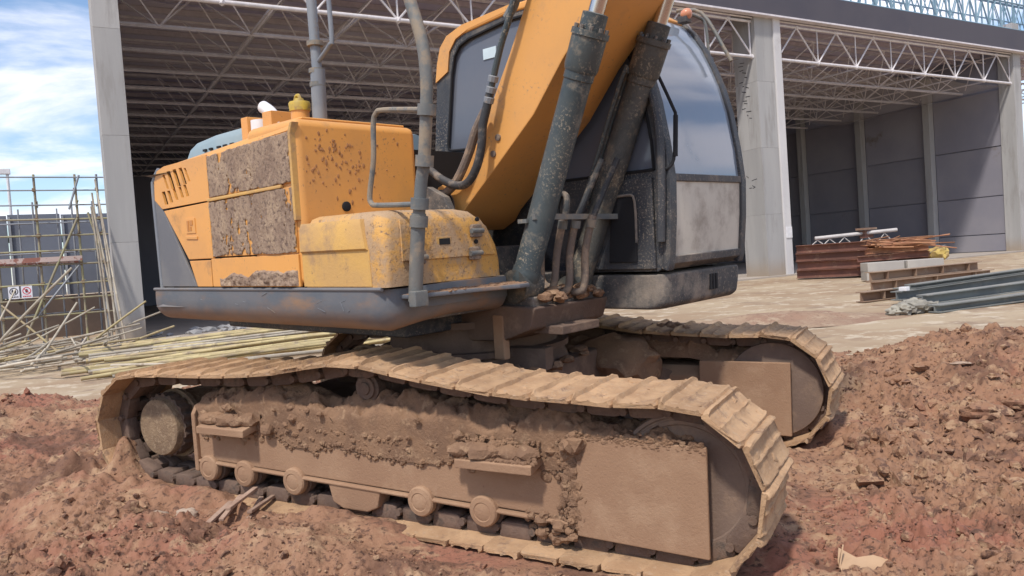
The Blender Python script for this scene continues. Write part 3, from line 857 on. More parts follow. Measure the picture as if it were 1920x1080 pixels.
for k in range(96):
    t = k / 96
    y = 15.2 + 6.4 * random.random() ** .9
    x = .5 + random.uniform(-.5, 1.2) + (y - 16) * .10
    z = .07 + .26 * random.random() * math.exp(-((y - 19.0) / 2.0) ** 2)
    a = R(random.gauss(-5, 4))
    me_ = random.choice(long_m)
    tone = 'weathered grey' if me_.materials[0] == m_bamboogrey else 'yellow'
    band = 'in the front rows nearest the excavator track' if y < 17 else ('in the middle rows of the flat layer' if y < 19.4 else 'in the back rows of the layer nearest the hall')
    place(me_, 'bamboo_pole', (x, y, z), (math.cos(a), math.sin(a), random.uniform(-.012, .03)), 'long ' + tone + ' bamboo pole ' + band, 'bamboo pole', 'long bamboo poles laid on the ground')
for k in range(130):
    y = random.uniform(17.6, 24.5); x = random.uniform(-3.4, 1.25) - .02 * (y - 17)
    hgt = .45 * math.exp(-((x + .4) / 1.3) ** 2) * math.exp(-((y - 20.5) / 2.6) ** 2)
    z = .06 + hgt * random.random()
    a = R(random.choice([random.gauss(20, 25), random.gauss(35, 18), random.gauss(-40, 25), random.uniform(0, 360)]))
    el = random.gauss(.0, .14)
    if k % 14 == 0: el = random.uniform(.35, .8)
    me_ = random.choice(short_m)
    tone = 'weathered grey' if me_.materials[0] == m_bamboogrey else 'yellow'
    where_ = 'sticking up out of the jumbled heap' if abs(el) > .33 else ('lying at the front edge of the heap' if y < 19.5 else ('lying in the heap at the foot of the scaffold' if y > 22 else 'lying in the middle of the jumbled heap'))
    place(me_, 'bamboo_offcut', (x, y, z), (math.cos(a) * math.cos(el), math.sin(a) * math.cos(el), abs(math.sin(el))), 'short ' + tone + ' bamboo offcut ' + where_, 'bamboo offcut', 'jumbled bamboo offcuts at far left')
random.seed(33)
lean_m = [pole_mesh(3.9 + .4 * k, .030, m_bamboogrey, 80 + k) for k in range(3)]
for k in range(5):
    bx = 1.30 + .10 * k; by = 23.5 - .05 * (k % 3)
    tx, ty, tz = 1.25 + .05 * k + random.uniform(-.25, .1), 24.2, 3.6
    d = Vector((tx - bx, ty - by, tz)).normalized()
    place(lean_m[k % 3], 'leaning_pole', (bx, by, .05), d, ('first', 'second', 'third', 'fourth', 'fifth')[k] + ' pole from the left of those leaning on the left column', 'pole', 'poles leaning on the left column')
# grey rubble inside the left bay
for k in range(26):
    x = random.uniform(2.6, 6.0); y = 25.2 + random.uniform(-.6, 1.2); s_ = random.uniform(.08, .22)
    o = MB().blob((0, 0, 0), s_, 1, .4, 1.8, (1.4, 1, .6), k * 3.1).build('rubble_block', m_debris, smooth=20)
    o.location = (x, y, .09 + s_ * .35)
    tag(o, 'small grey rubble lump on the hall floor beside the left column', 'rubble', 'rubble lumps beside the left column')

# ------------------------------------------------------------------ right: steel stacks
def ibeam(mb, p, q, h, w, tf=.02, tw=.02):
    p, q = Vector(p), Vector(q)
    for a in (0, h - tf):
        mb.obox(p + Vector((0, 0, a + tf / 2)), q + Vector((0, 0, a + tf / 2)), w, tf)
    mb.obox(p + Vector((0, 0, h / 2)), q + Vector((0, 0, h / 2)), tw, h - 2 * tf - .002)
    return mb
def beam(name, p, q, h, w, m, label, cat, group, stiff=0):
    p, q = Vector(p), Vector(q)
    o = empty(name, p)
    ibeam(MB(), (0, 0, 0), q - p, h, w, .022, .018).build('beam_section', m, o)
    d = (q - p); n = d.length
    sd = d.normalized().cross(Vector((0, 0, 1)))
    for k in range(stiff):
        c = d * ((k + .5) / stiff)
        for sgn in (-1, 1):
            MB().obox(c + sd * sgn * (w * .26) + Vector((0, 0, .03)), c + sd * sgn * (w * .26) + Vector((0, 0, h - .03)), .014, w * .46, upv=sd).build('stiffener', m, o)
    return tag(o, label, cat, group)
# dark red stack beside the column: eight beams
for lv in range(4):
    for r_ in range(2):
        z = .09 + lv * .33
        a = (25.75 + .42 * r_ + .05 * (lv % 2), 21.1 + .12 * r_, z); b = (26.9 + .42 * r_, 18.75 + .1 * r_, z)
        beam('stacked_beam', a, b, .315, .3, m_rust, 'dark red rusted beam, ' + ('lowest', 'second from the ground', 'third from the ground', 'topmost')[lv] + ' in the ' + ('front' if r_ == 0 else 'back') + ' row by the column', 'steel beam', 'rusted beams stacked by the column', 0)
# jumble of orange bars and beams next to it
random.seed(9)
barm = [pole_mesh(1.1 + .35 * k, .03, m_rustbar, 200 + k, 'rusted_bar') for k in range(4)]
for lv in range(4):
    for r_ in range(3):
        z = .1 + lv * .26
        a = (26.6 + .45 * r_ + random.uniform(-.3, .3), 18.8 + .35 * r_, z); b = (28.7 + .45 * r_ + random.uniform(-.3, .3), 17.3 + .3 * r_ + random.uniform(-.2, .2), z + random.uniform(0, .05))
        beam('loose_beam', a, b, .22, .2, m_rustbar if (lv + r_) % 2 else m_rust, ('orange' if (lv + r_) % 2 else 'dark red') + ' rusted beam, ' + ('lowest', 'second from the ground', 'third from the ground', 'topmost')[lv] + ' in the ' + ('front', 'middle', 'back')[r_] + ' row of the jumbled pile', 'steel beam', 'jumbled rusted beams', 0)
for k in range(46):
    p = (26.7 + random.uniform(0, 1.0), 19.0 + random.uniform(-.9, .3), 1.1 + random.uniform(0, .30))
    a = R(random.gauss(-35, 26))
    place(random.choice(barm), 'rusted_bar', p, (math.cos(a), math.sin(a), random.gauss(-.05, .12)), 'bent orange rusted bar on top of the beam pile', 'steel bar', 'rusted bars on the beam pile')
tp = tag(empty('yellow_bundle', (29.6, 17.6, .35)), 'yellow wrapped bundle at the right end of the rusted pile', 'bundle')
MB().blob((0, 0, .35), .38, 3, .35, 2.0, (1.2, .9, .8), 4).build('wrapping', m_yellowtarp, tp)
MB().tube([(-.42, .1, .4), (0, -.30, .68), (.42, .0, .38)], .015, 6, smooth=5).build('strap', m_steel, tp)
# pale pipe on trestles above the stack
pp = tag(empty('pipe_rack', (26.5, 20.75, 1.41)), 'long pale pipe resting on trestles above the rusted stack', 'pipe')
MB().tube([(0, 0, .22), (2.5, -1.9, .34)], .075, 10).build('pipe', m_pipe, pp)
for t in (.03, .18, .36, .62, .85):
    x, y, z = 2.5 * t, -1.9 * t, .14 + .12 * t
    MB().tube([(x - .2, y + .14, -.06), (x, y, z), (x + .2, y - .14, -.06)], .025, 6).build('trestle', m_pipe, pp)
MB().box((1.25, -1.35, .42), (2.05, -.95, .50)).build('crate_board', m_brownbeam, pp)
MB().box((1.4, -1.25, .10), (1.95, -1.0, .40)).build('crate_side', m_rust, pp)
# pale concrete block pile
for k in range(4):
    o = MB().box((-.62, -.3, 0), (.62, .3, .30)).build('concrete_slab', m_pale, bevel=.015)
    o.location = (24.6 + 1.05 * (k % 2), 16.6 - .75 * (k % 2), .06 + .305 * (k // 2)); o.rotation_euler = (0, 0, R(-36 + 2 * k))
    tag(o, ('lower left', 'lower right', 'upper left', 'upper right')[k] + ' pale concrete slab of the four before the rusted pile', 'concrete slab', 'pale slabs by the rusted pile')
# brown I-beams in the middle
beam('brown_beam', (19.7, 13.7, .315), (24.4, 13.3, .315), .26, .30, m_brownbeam, 'upper brown stiffened beam of the pair on the yard', 'steel beam', 'brown beams on the yard', 4)
beam('brown_beam', (19.6, 13.6, .05), (24.7, 13.1, .05), .26, .30, m_brownbeam, 'lower brown beam under the stiffened brown beam', 'steel beam', 'brown beams on the yard', 3)
beam('brown_beam', (16.3, 11.6, .05), (20.5, 11.3, .05), .24, .26, m_brownbeam, 'low brown beam whose end sticks out at the left of the yard stack', 'steel beam', 'brown beams on the yard', 3)
# grey-green primed sections at right
gb = [((16.0, 10.5, .13), (23.0, 10.9, .13), .20), ((15.9, 10.2, .04), (22.5, 10.3, .04), .08), ((15.1, 9.35, .13), (22.0, 9.05, .13), .20),
      ((14.9, 9.2, .04), (22.0, 8.7, .04), .08), ((14.5, 8.75, .04), (21.5, 8.05, .04), .15), ((17.0, 11.1, .05), (25.0, 11.7, .08), .28), ((16.6, 10.55, .34), (23.0, 10.95, .34), .10)]
lab = ['long grey green girder on top of the right hand stack', 'grey green girder under the long one, farther from the mud', 'grey green girder nearest the tarp with a white band', 'flat grey green girder lowest at the front',
       'thin grey green section at the front edge of the stack', 'grey green girder at the back of the stack', 'narrow grey green rail lying on the back girder']
for (a, b, h), l_ in zip(gb, lab):
    beam('grey_girder', a, b, h, .26, m_greenbeam, l_, 'steel girder', 'grey green girders on the yard', 0)
for k in range(4):
    o = MB().box((-.07, -1.25, 0), (.07, 1.25, .018)).build('bearer', m_brownbeam, bevel=.01)
    o.location = (15.9 + 2.1 * k, 9.75 - .02 * k, .02); tag(o, ('first', 'second', 'third', 'fourth')[k] + ' flat bearer from the tarp under the grey green girders', 'bearer', 'bearers under the girders')
tpo = MB()
for k, (dx, dy, r_) in enumerate([(0, 0, .17), (.28, .05, .21), (.5, .2, .2), (-.22, .02, .12), (.62, -.05, .16)]):
    tpo.blob((dx, dy, r_ * .5), r_, 3, .5, 2.6, (1.3, 1, .7), k * 2.2)
o = tpo.build('tarp_bundle', m_tarp); o.location = (14.15, 9.15, .04); o.rotation_euler = (0, 0, R(-10))
tag(o, 'crumpled grey tarp heap at the left end of the girders', 'tarp')
o = MB().box((-.07, -.09, 0), (.07, .09, .09)).build('white_block', m_white, bevel=.015); o.location = (16.15, 10.4, .33); tag(o, 'small white block on the left end of the girders', 'block')
# a low drift of sandy spoil on the yard
U_, V_ = np.meshgrid(np.linspace(-1, 1, 90), np.linspace(-1, 1, 60))
X = 12.2 + 2.6 * U_ * .84 + 1.3 * V_ * .54; Y = 10.6 - 2.6 * U_ * .54 + 1.3 * V_ * .84
Z = .02 + (.24 * np.exp(-2.2 * (U_ ** 2 + V_ ** 2)) - .03) + .03 * fbm(X, Y, 2.5, 4) * np.exp(-1.5 * (U_ ** 2 + V_ ** 2))
grid_mesh('spoil_drift', X, Y, Z, m_drift)

# ------------------------------------------------------------------ the excavator
ex = empty('crawler_excavator')
exm = XM.to_4x4(); exm.translation = XO
ex.matrix_world = exm
tag(ex, 'large mud covered orange tracked excavator standing on red mud', 'excavator')
XI, XS, TR = 1.957, -1.958, .4505
SHW, GAUGE = .598, 2.364
N_SHOE = 47

# --- track path (x, z) of the shoe's inner plate face
top_pts = [(1.957, .872), (1.68, .860), (1.45, .866), (1.22, .872), (.995, .884), (.776, .910), (.55, .934), (.335, .962), (.2, .986), (.01, 1.012), (-.15, 1.0), (-.295, .978), (-.595, .932), (-.94, .904), (-1.35, .890), (-1.7, .882), (-1.958, .872)]
path = []
for k in range(0, 41): path.append((XS + (XI - XS) * k / 40, .030))
for k in range(1, 40):
    a = -math.pi / 2 + math.pi * k / 40
    path.append((XI + .421 * math.cos(a), TR + .421 * math.sin(a)))
tp3 = catmull([Vector((p[0], 0, p[1])) for p in top_pts], 8)
path += [(p.x, p.z) for p in tp3]
for k in range(1, 40):
    a = math.pi / 2 + math.pi * k / 40
    path.append((XS + .421 * math.cos(a), TR + .421 * math.sin(a)))
PA = np.array(path + [path[0]])
seg = np.hypot(*np.diff(PA, axis=0).T); cum = np.concatenate([[0], np.cumsum(seg)]); TOT = cum[-1]
N_SHOE = round(TOT / .2221)
PITCH = TOT / N_SHOE
def on_path(s):
    s = s % TOT
    x = np.interp(s, cum, PA[:, 0]); z = np.interp(s, cum, PA[:, 1])
    return Vector((x, 0, z))
# phase: one shoe joint sits at x = 1.223 on the top run
top_i = int(np.argmin([abs(p[0] - 1.223) + (0 if p[1] > .7 else 9) for p in PA]))
PH = cum[top_i]

def shoe_mesh(seed):
    rs = random.Random(seed)
    L = PITCH
    prof = [(-.505, -.016), (-.507, .012), (-.45, .032), (-.41, .033), (-.37, .012), (-.22, .006), (-.09, .006), (-.06, .015), (-.02, .016), (.02, .006), (.2, .004), (.36, .006), (.40, .014), (.44, .014), (.48, .000), (.515, -.004), (.515, -.018)]
    ny = 14
    rings = []
    for j in range(ny + 1):
        t = j / ny
        y = (t - .5) * SHW
        e = max(0.0, abs(t - .5) * 2 - .86) / .14     # end chamfer
        ring = []
        for (px, pz) in prof:
            x = px * L * (1 - .10 * e)
            z = pz
            if pz > .0:
                z = pz * (1 - .35 * e) + rs.gauss(0, .0012) + .005 * mnoise.noise(Vector((px * 4 + seed * 9, t * 7, seed * 3.3))) * (1.0 if pz < .015 else .35)
            ring.append((x + rs.gauss(0, .0012), y + (rs.uniform(-.006, .01) if j in (0, ny) else 0), z))
        rings.append(ring)
    mb = MB().loft(rings)
    for k in range(3):   # stuck mud
        mb.blob((rs.uniform(-.4, .4) * L, rs.uniform(-.26, .26), .004), rs.uniform(.014, .03), 2, .5, 2.2, (1.3, 1.5, .35), seed * 7 + k)
    me = bpy.data.meshes.new('track_shoe')
    me.from_pydata(mb.v, [], mb.f)
    bm = bmesh.new(); bm.from_mesh(me); bmesh.ops.recalc_face_normals(bm, faces=bm.faces); bm.to_mesh(me); bm.free()
    for p in me.polygons: p.use_smooth = True
    me.set_sharp_from_angle(angle=R(48)); me.materials.append(m_shoe); me['sm'] = 1
    return me
shoes = [shoe_mesh(k) for k in range(6)]
lk = MB()
for y in (-.085, .085):
    lk.prism([(-.40 * PITCH, -.098), (-.44 * PITCH, -.03), (-.40 * PITCH, -.014), (.40 * PITCH, -.014), (.44 * PITCH, -.03), (.40 * PITCH, -.098), (.28 * PITCH, -.106), (-.28 * PITCH, -.106)], 'y', y - .045, y + .045)
lk.box((-.2 * PITCH, -.08, -.10), (.2 * PITCH, .08, -.03))
lk_o = lk.build('track_link', m_link, None, bevel=.018, seg=2)
link_me = lk_o.data
bpy.data.objects.remove(lk_o)

def crawler(side):
    yc = side * GAUGE / 2
    cr_ = MB()
    # continuous inner pin chain (the part's own mesh)
    for k in range(N_SHOE):
        p = on_path(PH + (k + .0) * PITCH); q = on_path(PH + k * PITCH + .02)
        t = (q - p).normalized(); nrm = Vector((t.z, 0, -t.x))
        c = p - nrm * .07
        cr_.cyl((c.x, yc - .15, c.z), (c.x, yc + .15, c.z), .022, n=8)
    tk = cr_.build('crawler_track', m_link, ex)
    for k in range(N_SHOE):
        s0 = PH + (k + .5) * PITCH
        p0 = on_path(s0 - PITCH / 2); p1 = on_path(s0 + PITCH / 2)
        c = (p0 + p1) / 2; t = (p1 - p0).normalized()
        nrm = Vector((t.z, 0, -t.x))
        mtx = Matrix.Identity(4)
        # local x runs back along the path so the tall grouser trails as in the photograph
        xa = -t; za = nrm; ya = za.cross(xa)
        wob = random.gauss(0, .008)
        for i in range(3):
            mtx[i][0] = xa[i]; mtx[i][1] = ya[i]; mtx[i][2] = za[i]
        mtx.translation = Vector((c.x, yc + wob, c.z))
        o = bpy.data.objects.new('track_shoe', shoes[random.randrange(6)])
        COL.objects.link(o); o.parent = tk; o.matrix_local = mtx
        o2 = bpy.data.objects.new('track_link', link_me)
        COL.objects.link(o2); o2.parent = tk; o2.matrix_local = mtx
    return tk

def mudstrip(name, x0, x1, y0, y1, prof, m, parent, nx=150, ny=26, amp=.05, seed=0, sc_=5.0):
    """lumpy cake of mud draped over a profile: prof(t) -> (y, z) with t 0 outer .. 1 inner"""
    U_, V_ = np.meshgrid(np.linspace(0, 1, nx), np.linspace(0, 1, ny))
    X = x0 + (x1 - x0) * U_
    Y, Z = prof(X, V_)
    n = np.clip(billow(X * 1.0 + seed * 5, V_ * (y1 - y0) * 1.5 + seed, sc_, 4, .55), -1.2, 2)
    edge = np.sin(np.pi * np.clip(V_, .0, 1)) ** .5 * np.clip(np.minimum(U_, 1 - U_) * 30, 0, 1)
    Z = Z + amp * n * edge
    Y = Y - side_sign * amp * .7 * n * edge if False else Y
    nxv = X + .02 * fbm(X, V_ * 3, 8, 3)
    me_o = grid_mesh(name, nxv, Y, Z, m, kind='stuff')
    me_o.parent = parent
    return me_o

def track_frame(side):
    s = side
    yo, yi = s * 1.36, s * 1.00
    def Y(a): return s * a
    fr = MB()
    # main box girder
    fr.loft([[(x, Y(1.345), zb), (x, Y(1.345), .53), (x, Y(1.28), .60), (x, Y(1.06), .60), (x, Y(.99), .53), (x, Y(.99), zb)] for x, zb in ((-1.44, .285), (0, .245), (1.45, .205))])
    fo = fr.build('track_frame', m_frame, ex, bevel=.012)
    MB().loft([[(x, Y(1.30), zb), (x, Y(1.368), zb), (x, Y(1.368), zb + .022), (x, Y(1.30), zb + .022)] for x, zb in ((-1.44, .262), (1.40, .178))]).build('bottom_flange', m_frame, fo, bevel=.01)
    # rear end plate with its rounded rim
    MB().prism([(Y(1.37), .20), (Y(1.37), .60), (Y(1.33), .66), (Y(1.0), .66), (Y(.98), .2)], 'x', -1.475, -1.435).build('end_plate', m_frame, fo, bevel=.012)
    for a, b in ((1.347, 1.368), (.955, .985)):
        MB().prism([(1.40, .135), (2.085, .108), (2.09, .655), (1.42, .655)], 'y', min(Y(a), Y(b)), max(Y(a), Y(b))).build('guard_plate', m_frame, fo, bevel=.01)
    MB().box((1.40, min(Y(1.38), Y(.99)), .2), (1.62, max(Y(1.38), Y(.99)), .6)).build('idler_yoke', m_frame, fo, bevel=.01) if False else None
    for (a, b, z) in ((.74, 1.21, .505), (-1.30, -.86, .545)):
        st_ = MB().prism([(Y(1.34), z - .02), (Y(1.475), z - .045), (Y(1.475), z + .004), (Y(1.34), z + .03)], 'x', a, b).build('step_plate', m_frame, fo, bevel=.008)
        cake = MB()
        rs = random.Random(int(a * 100))
        for k in range(16):
            t = rs.random()
            cake.blob((a + .03 + (b - a - .06) * t, Y(1.37 + rs.random() * .06), z + .045), rs.uniform(.03, .065), 2, .45, 2.4, (1.5, .9, .75), k + a * 10)
        cake.build('mud_lump', m_cake, st_, kind='stuff')
    # weld rib with a mud streak where the plate meets the girder
    MB().box((1.37, min(Y(1.34), Y(1.362)), .2), (1.40, max(Y(1.34), Y(1.362)), .6)).build('weld_rib', m_frame, fo, bevel=.006)
    # bottom rollers
    for x in (-1.34, -1.0, -.56, .42, .84):
        zr = .208 - .016 * x
        rl = MB().lathe((x, Y(1.02), zr), (0, s, 0), [(0, .085), (.03, .085), (.03, .10), (.075, .10), (.075, .08), (.24, .08), (.24, .10), (.29, .10), (.29, .082), (.325, .08), (.345, .066), (.352, .0)], 24)
        r_o = rl.build('track_roller', m_link, fo)
        MB().lathe((x, Y(1.33), zr), (0, s, 0), [(0, .088), (.035, .088), (.045, .080), (.050, .055), (.046, .05), (.052, .03), (.052, .0)], 22).build('roller_cap', m_frame, r_o)
    # chain guide between the rollers
    MB().prism([(-.28, .235), (-.25, .12), (-.17, .085), (.02, .085), (.10, .12), (.13, .235)], 'y', min(Y(1.24), Y(1.36)), max(Y(1.24), Y(1.36))).build('chain_guide', m_frame, fo, bevel=.014)
    # carrier roller
    cr_ = MB().lathe((.005, Y(1.0), .825), (0, s, 0), [(0, .06), (.05, .06), (.05, .085), (.12, .085), (.12, .07), (.2, .07), (.2, .088), (.265, .088), (.27, .07), (.285, .066), (.285, .04), (.295, .036), (.297, .0)], 28)
    c_o = cr_.build('carrier_roller', m_link, fo)
    MB().box((-.05, min(Y(.98), Y(1.05)), .58), (.06, max(Y(.98), Y(1.05)), .8)).build('roller_bracket', m_link, c_o)
    # mud heaped along the girder
    def prof(X, V):
        ang = V
        zl = .485 + .055 * fbm(X * 1.0 + 3 * s, X * 0 + 5, 2.3, 4)
        y = s * (np.where(ang < .3, 1.358, 1.358 - .50 * (ang - .3)))
        env = .085 + .05 * fbm(X + 9 * s, X * 0 + 2, 1.7, 3) + .03 * np.sin(X * 5 + s)
        env = env + (.10 if s > 0 else 0) + .11 * np.clip(V * 1.6 - .5, 0, 1)
        z = zl + (.615 - zl) * np.clip(V / .3, 0, 1) + np.maximum(env, .02) * np.sin(np.pi * np.clip((V - .12) * 1.1, 0, 1)) ** .8 * np.clip((1.5 - X) * 4 + .35, .35, 1)
        return y, z
    o = mudstrip('mud_heap', -1.42, 2.02, 0, .42, prof, m_cake, fo, 260, 30, .040, 3 * s + 4, 6.5)
    lum = MB()
    rs = random.Random(17 + s)
    for k in range(120):
        x = rs.uniform(-1.38, 1.5)
        dens = .5 + .5 * mnoise.noise(Vector((x * 2.3, 4, s)))
        if rs.random() > dens + .25: continue
        r_ = rs.uniform(.012, .032) * (1.0 + .8 * (rs.random() < .10))
        lum.blob((x, s * rs.uniform(1.20, 1.40), .60 + rs.uniform(-.06, .10)), r_, 2, .5, 2.2, (1.2, .8, .9), k * 1.3)
    for k in range(26):   # clumps sliding down the girder side
        x = rs.uniform(-1.3, 1.35); r_ = rs.uniform(.012, .028)
        lum.blob((x, s * 1.345, rs.uniform(.42, .56)), r_, 2, .5, 2.0, (1.2, .5, 1.2), k * 2.1)
    for k in range(30):
        x = 1.385 + rs.uniform(-.06, .05)
        lum.blob((x, s * 1.36, rs.uniform(.2, .6)), rs.uniform(.012, .03), 2, .5, 2.0, (1, .6, 1.3), k * 2.7)
    for k in range(46):   # dirt under the girder end
        lum.blob((rs.uniform(1.1, 1.42), s * rs.uniform(1.28, 1.38), rs.uniform(.1, .22)), rs.uniform(.015, .04), 2, .5, 2.0, (1, .8, .8), k * 3.7)
    for k in range(1500):
        x = rs.uniform(-1.40, 2.0)
        dens = .55 + .75 * mnoise.noise(Vector((x * 1.9, 7 * s, 2))) + .35 * mnoise.noise(Vector((x * 5.5, 3, s)))
        if rs.random() > dens + .12: continue
        t = abs(rs.gauss(0, 1))
        z = .66 - .075 * t * (1 + .8 * max(0, dens - .4))
        if x > 1.4: z = max(z, .655) + .02
        if z < .40: continue
        yv = 1.36 if z < .56 else 1.36 - (z - .56) * .55
        lum.blob((x, s * (yv - rs.uniform(0, .02)), z), rs.uniform(.007, .020), 1, .5, 2.0, (1.1, .9, .9), k * .37)
    for k in range(190):   # ragged mud on the guard plate's rim
        q = rs.random() * .6
        if q < .6: x = rs.uniform(1.40, 2.08); z = .655 + rs.gauss(-.002, .014)
        elif q < .85: x = rs.uniform(1.40, 2.08); z = .122 + .02 * (1.4 - x) + rs.gauss(0, .012)
        else: x = 2.085 + rs.gauss(-.004, .007); z = rs.uniform(.12, .65)
        lum.blob((x, s * 1.366, z), rs.uniform(.004, .012), 1, .5, 2.0, (1.5, .6, .8), k * .91)
    for k in range(420):   # grains along the weld rib
        lum.blob((1.385 + rs.gauss(0, .034), s * 1.360, rs.uniform(.17, .64)), rs.uniform(.005, .015), 1, .5, 2.0, (1, .7, 1.1), k * .77)
    for k in range(700):   # grains on the steps and hanging off the heap's lower edge
        if k % 2: x = rs.uniform(.70, 1.22); z = .515 + rs.random() ** 2 * .10; yv = 1.36 + (.62 - z) * .9
        else: x = rs.uniform(-1.38, 1.36); z = .485 + .055 * float(fbm(np.array([x + 3 * s]), np.array([5.0]), 2.3, 4)[0]) + rs.gauss(.01, .018); yv = 1.35
        lum.blob((x, s * yv, z), rs.uniform(.006, .017), 1, .5, 2.0, (1.1, .9, .9), k * .53)
    lum.build('mud_lump', m_cake, fo, kind='stuff', smooth=0)
    # idler
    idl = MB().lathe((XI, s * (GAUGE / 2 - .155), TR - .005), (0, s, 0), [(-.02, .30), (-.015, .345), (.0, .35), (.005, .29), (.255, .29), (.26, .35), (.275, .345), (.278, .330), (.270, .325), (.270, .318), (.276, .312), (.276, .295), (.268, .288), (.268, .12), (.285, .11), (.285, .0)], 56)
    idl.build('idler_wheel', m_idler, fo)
    # final drive and sprocket
    fd = MB().lathe((XS, s * .88, TR - .005), (0, s, 0), [(-.2, .23), (.2, .23), (.2, .255), (.235, .255), (.235, .215), (.375, .21), (.39, .203), (.396, .19), (.396, .0)], 40)
    fdo = fd.build('final_drive', m_capmud, fo)
    sp = []
    nt_ = 21
    for k in range(nt_ * 4):
        a = 2 * math.pi * k / (nt_ * 4)
        r_ = (.236, .236, .222, .222)[k % 4]
        sp.append((XS + r_ * math.cos(a), TR + r_ * math.sin(a)))
    MB().prism(sp, 'y', min(Y(1.14), Y(1.22)), max(Y(1.14), Y(1.22))).build('sprocket', m_link, fo)
    return fo

for side in (-1, 1):
    track_frame(side)
    crawler(side)

# --- carbody between the tracks
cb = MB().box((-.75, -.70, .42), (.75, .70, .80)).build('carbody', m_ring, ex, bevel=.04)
for sx_ in (-1, 1):
    for sy_ in (-1, 1):
        rings = []
        for (x, y, zt, zb, w) in ((.42, .45, .80, .44, .34), (.80, .80, .70, .40, .26), (1.02, 1.02, .58, .3, .24)):
            x *= sx_; y *= sy_
            rings.append([(x - w * .7, y - w * .5, zb), (x + w * .7, y - w * .5, zb), (x + w * .7, y + w * .5, zb), (x + w * .7, y + w * .5, zt), (x + w * .7, y - w * .5, zt), (x - w * .7, y - w * .5, zt), (x - w * .7, y + w * .5, zt), (x - w * .7, y + w * .5, zb)][:])
        rings = [[r_[0], r_[1], r_[4], r_[5]] for r_ in [[(p) for p in q] for q in rings]] if False else rings
        leg = MB()
        rr_ = []
        for (x, y, zt, zb, w) in ((.40, .42, .80, .44, .36), (.80, .80, .70, .38, .27), (1.06, 1.02, .56, .3, .24)):
            x *= sx_; y *= sy_
            rr_.append([Vector((x - w * .6, y, zb)), Vector((x + w * .6, y, zb)), Vector((x + w * .6, y, zt)), Vector((x - w * .6, y, zt))])
        leg.loft(rr_)
        leg.build('carbody_leg', m_ring, cb, bevel=.02)
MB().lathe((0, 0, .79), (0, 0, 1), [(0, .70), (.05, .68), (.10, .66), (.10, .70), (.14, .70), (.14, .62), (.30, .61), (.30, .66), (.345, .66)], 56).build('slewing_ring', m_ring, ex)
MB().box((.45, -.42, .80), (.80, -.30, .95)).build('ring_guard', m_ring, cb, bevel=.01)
mm = MB()
rs = random.Random(8)
for k in range(60):
    a = rs.uniform(-2.2, .8); r_ = rs.uniform(.55, .85)
    mm.blob((r_ * math.cos(a), r_ * math.sin(a), .81), rs.uniform(.025, .06), 2, .5, 2, (1.2, 1.2, .6), k * 1.9)
mm.build('mud_lump', m_cake, cb, kind='stuff')
bl = MB().blob((.80, .80, .66), .30, 3, .3, 2.2, (1.15, .9, .75), 5.5).blob((.45, .95, .68), .28, 3, .3, 2.0, (1.2, .9, .75), 9.5)
bl.build('mud_mass', m_cake, cb, kind='stuff')

# ---------------- upper structure, in a frame swung about the ring
def up_(mb, name, m, parent=None, **k):
    if parent is None: return mb.build(name, m, ex, rotz=SWING, **k)
    return mb.build(name, m, parent, **k)
SY = -1.40
# revolving frame (dark underside) and right skirt with its rolled lower edge
up_(MB().box((-2.05, -1.24, 1.225), (.66, 1.30, 1.42)), 'revolving_frame', m_darkdust, bevel=.02)
sk = [(-1.40, 1.435), (-1.405, 1.36)]
for k in range(9):
    a = R(180 + 10 + k * 10); sk.append((-1.26 + .145 * math.cos(a), 1.335 + .145 * math.sin(a)))
sk += [(-1.2, 1.19), (-1.2, 1.435)]
spth = [(-2.14, -1.36, 0, -1, .05), (-2.125, -1.385, 0, -1, .015), (-2.10, -1.40, 0, -1, 0), (-1.6, -1.40, 0, -1, 0), (-.8, -1.40, 0, -1, 0), (0, -1.40, 0, -1, 0), (.60, -1.40, 0, -1, 0)]
for k in range(1, 8):
    a = R(-90 + 86 * k / 7)
    spth.append((.60 + .13 * math.cos(a), -1.27 + .13 * math.sin(a), math.cos(a), math.sin(a), 0))
for k in range(1, 9):
    t = k / 8
    spth.append((.73 + .05 * t + .03 * math.sin(t * 3.1), -1.27 + .80 * t, .997, -.06, 0))
rings = []
for i, (px, py, nx_c, ny_c, e) in enumerate(spth):
    lift_ = .035 * math.sin(min(1, max(0, (py + 1.27) / .8)) * math.pi) + .035 * max(0, (py + 1.27) / .8) if px > .7 else 0
    rings.append([(px + nx_c * (-(yy + 1.40)), py + ny_c * (-(yy + 1.40)), z + lift_ * (1 if z < 1.3 else .2) + (e if z < 1.3 else 0)) for yy, z in sk])
skirt = up_(MB().loft(rings), 'side_skirt', m_skirt, smooth=50)
# bead along the top edge of the skirt
up_(MB().tube([(-2.12, -1.398, 1.432), (.70, -1.398, 1.438)], .012, 8), 'skirt_bead', m_greypaint, skirt)
scr = random.Random(15)
for k in range(10):
    x = scr.uniform(-1.4, .45); z = scr.uniform(1.31, 1.41); a = R(scr.choice([scr.uniform(20, 40), scr.uniform(-35, -10), scr.uniform(60, 110)])); L_ = scr.uniform(.02, .11)
    up_(MB().obox((x, -1.4055, z), (x + L_ * math.cos(a), -1.4055, z + L_ * math.sin(a) * .6), 0.002, .0028), 'paint_scratch', m_steel, skirt)
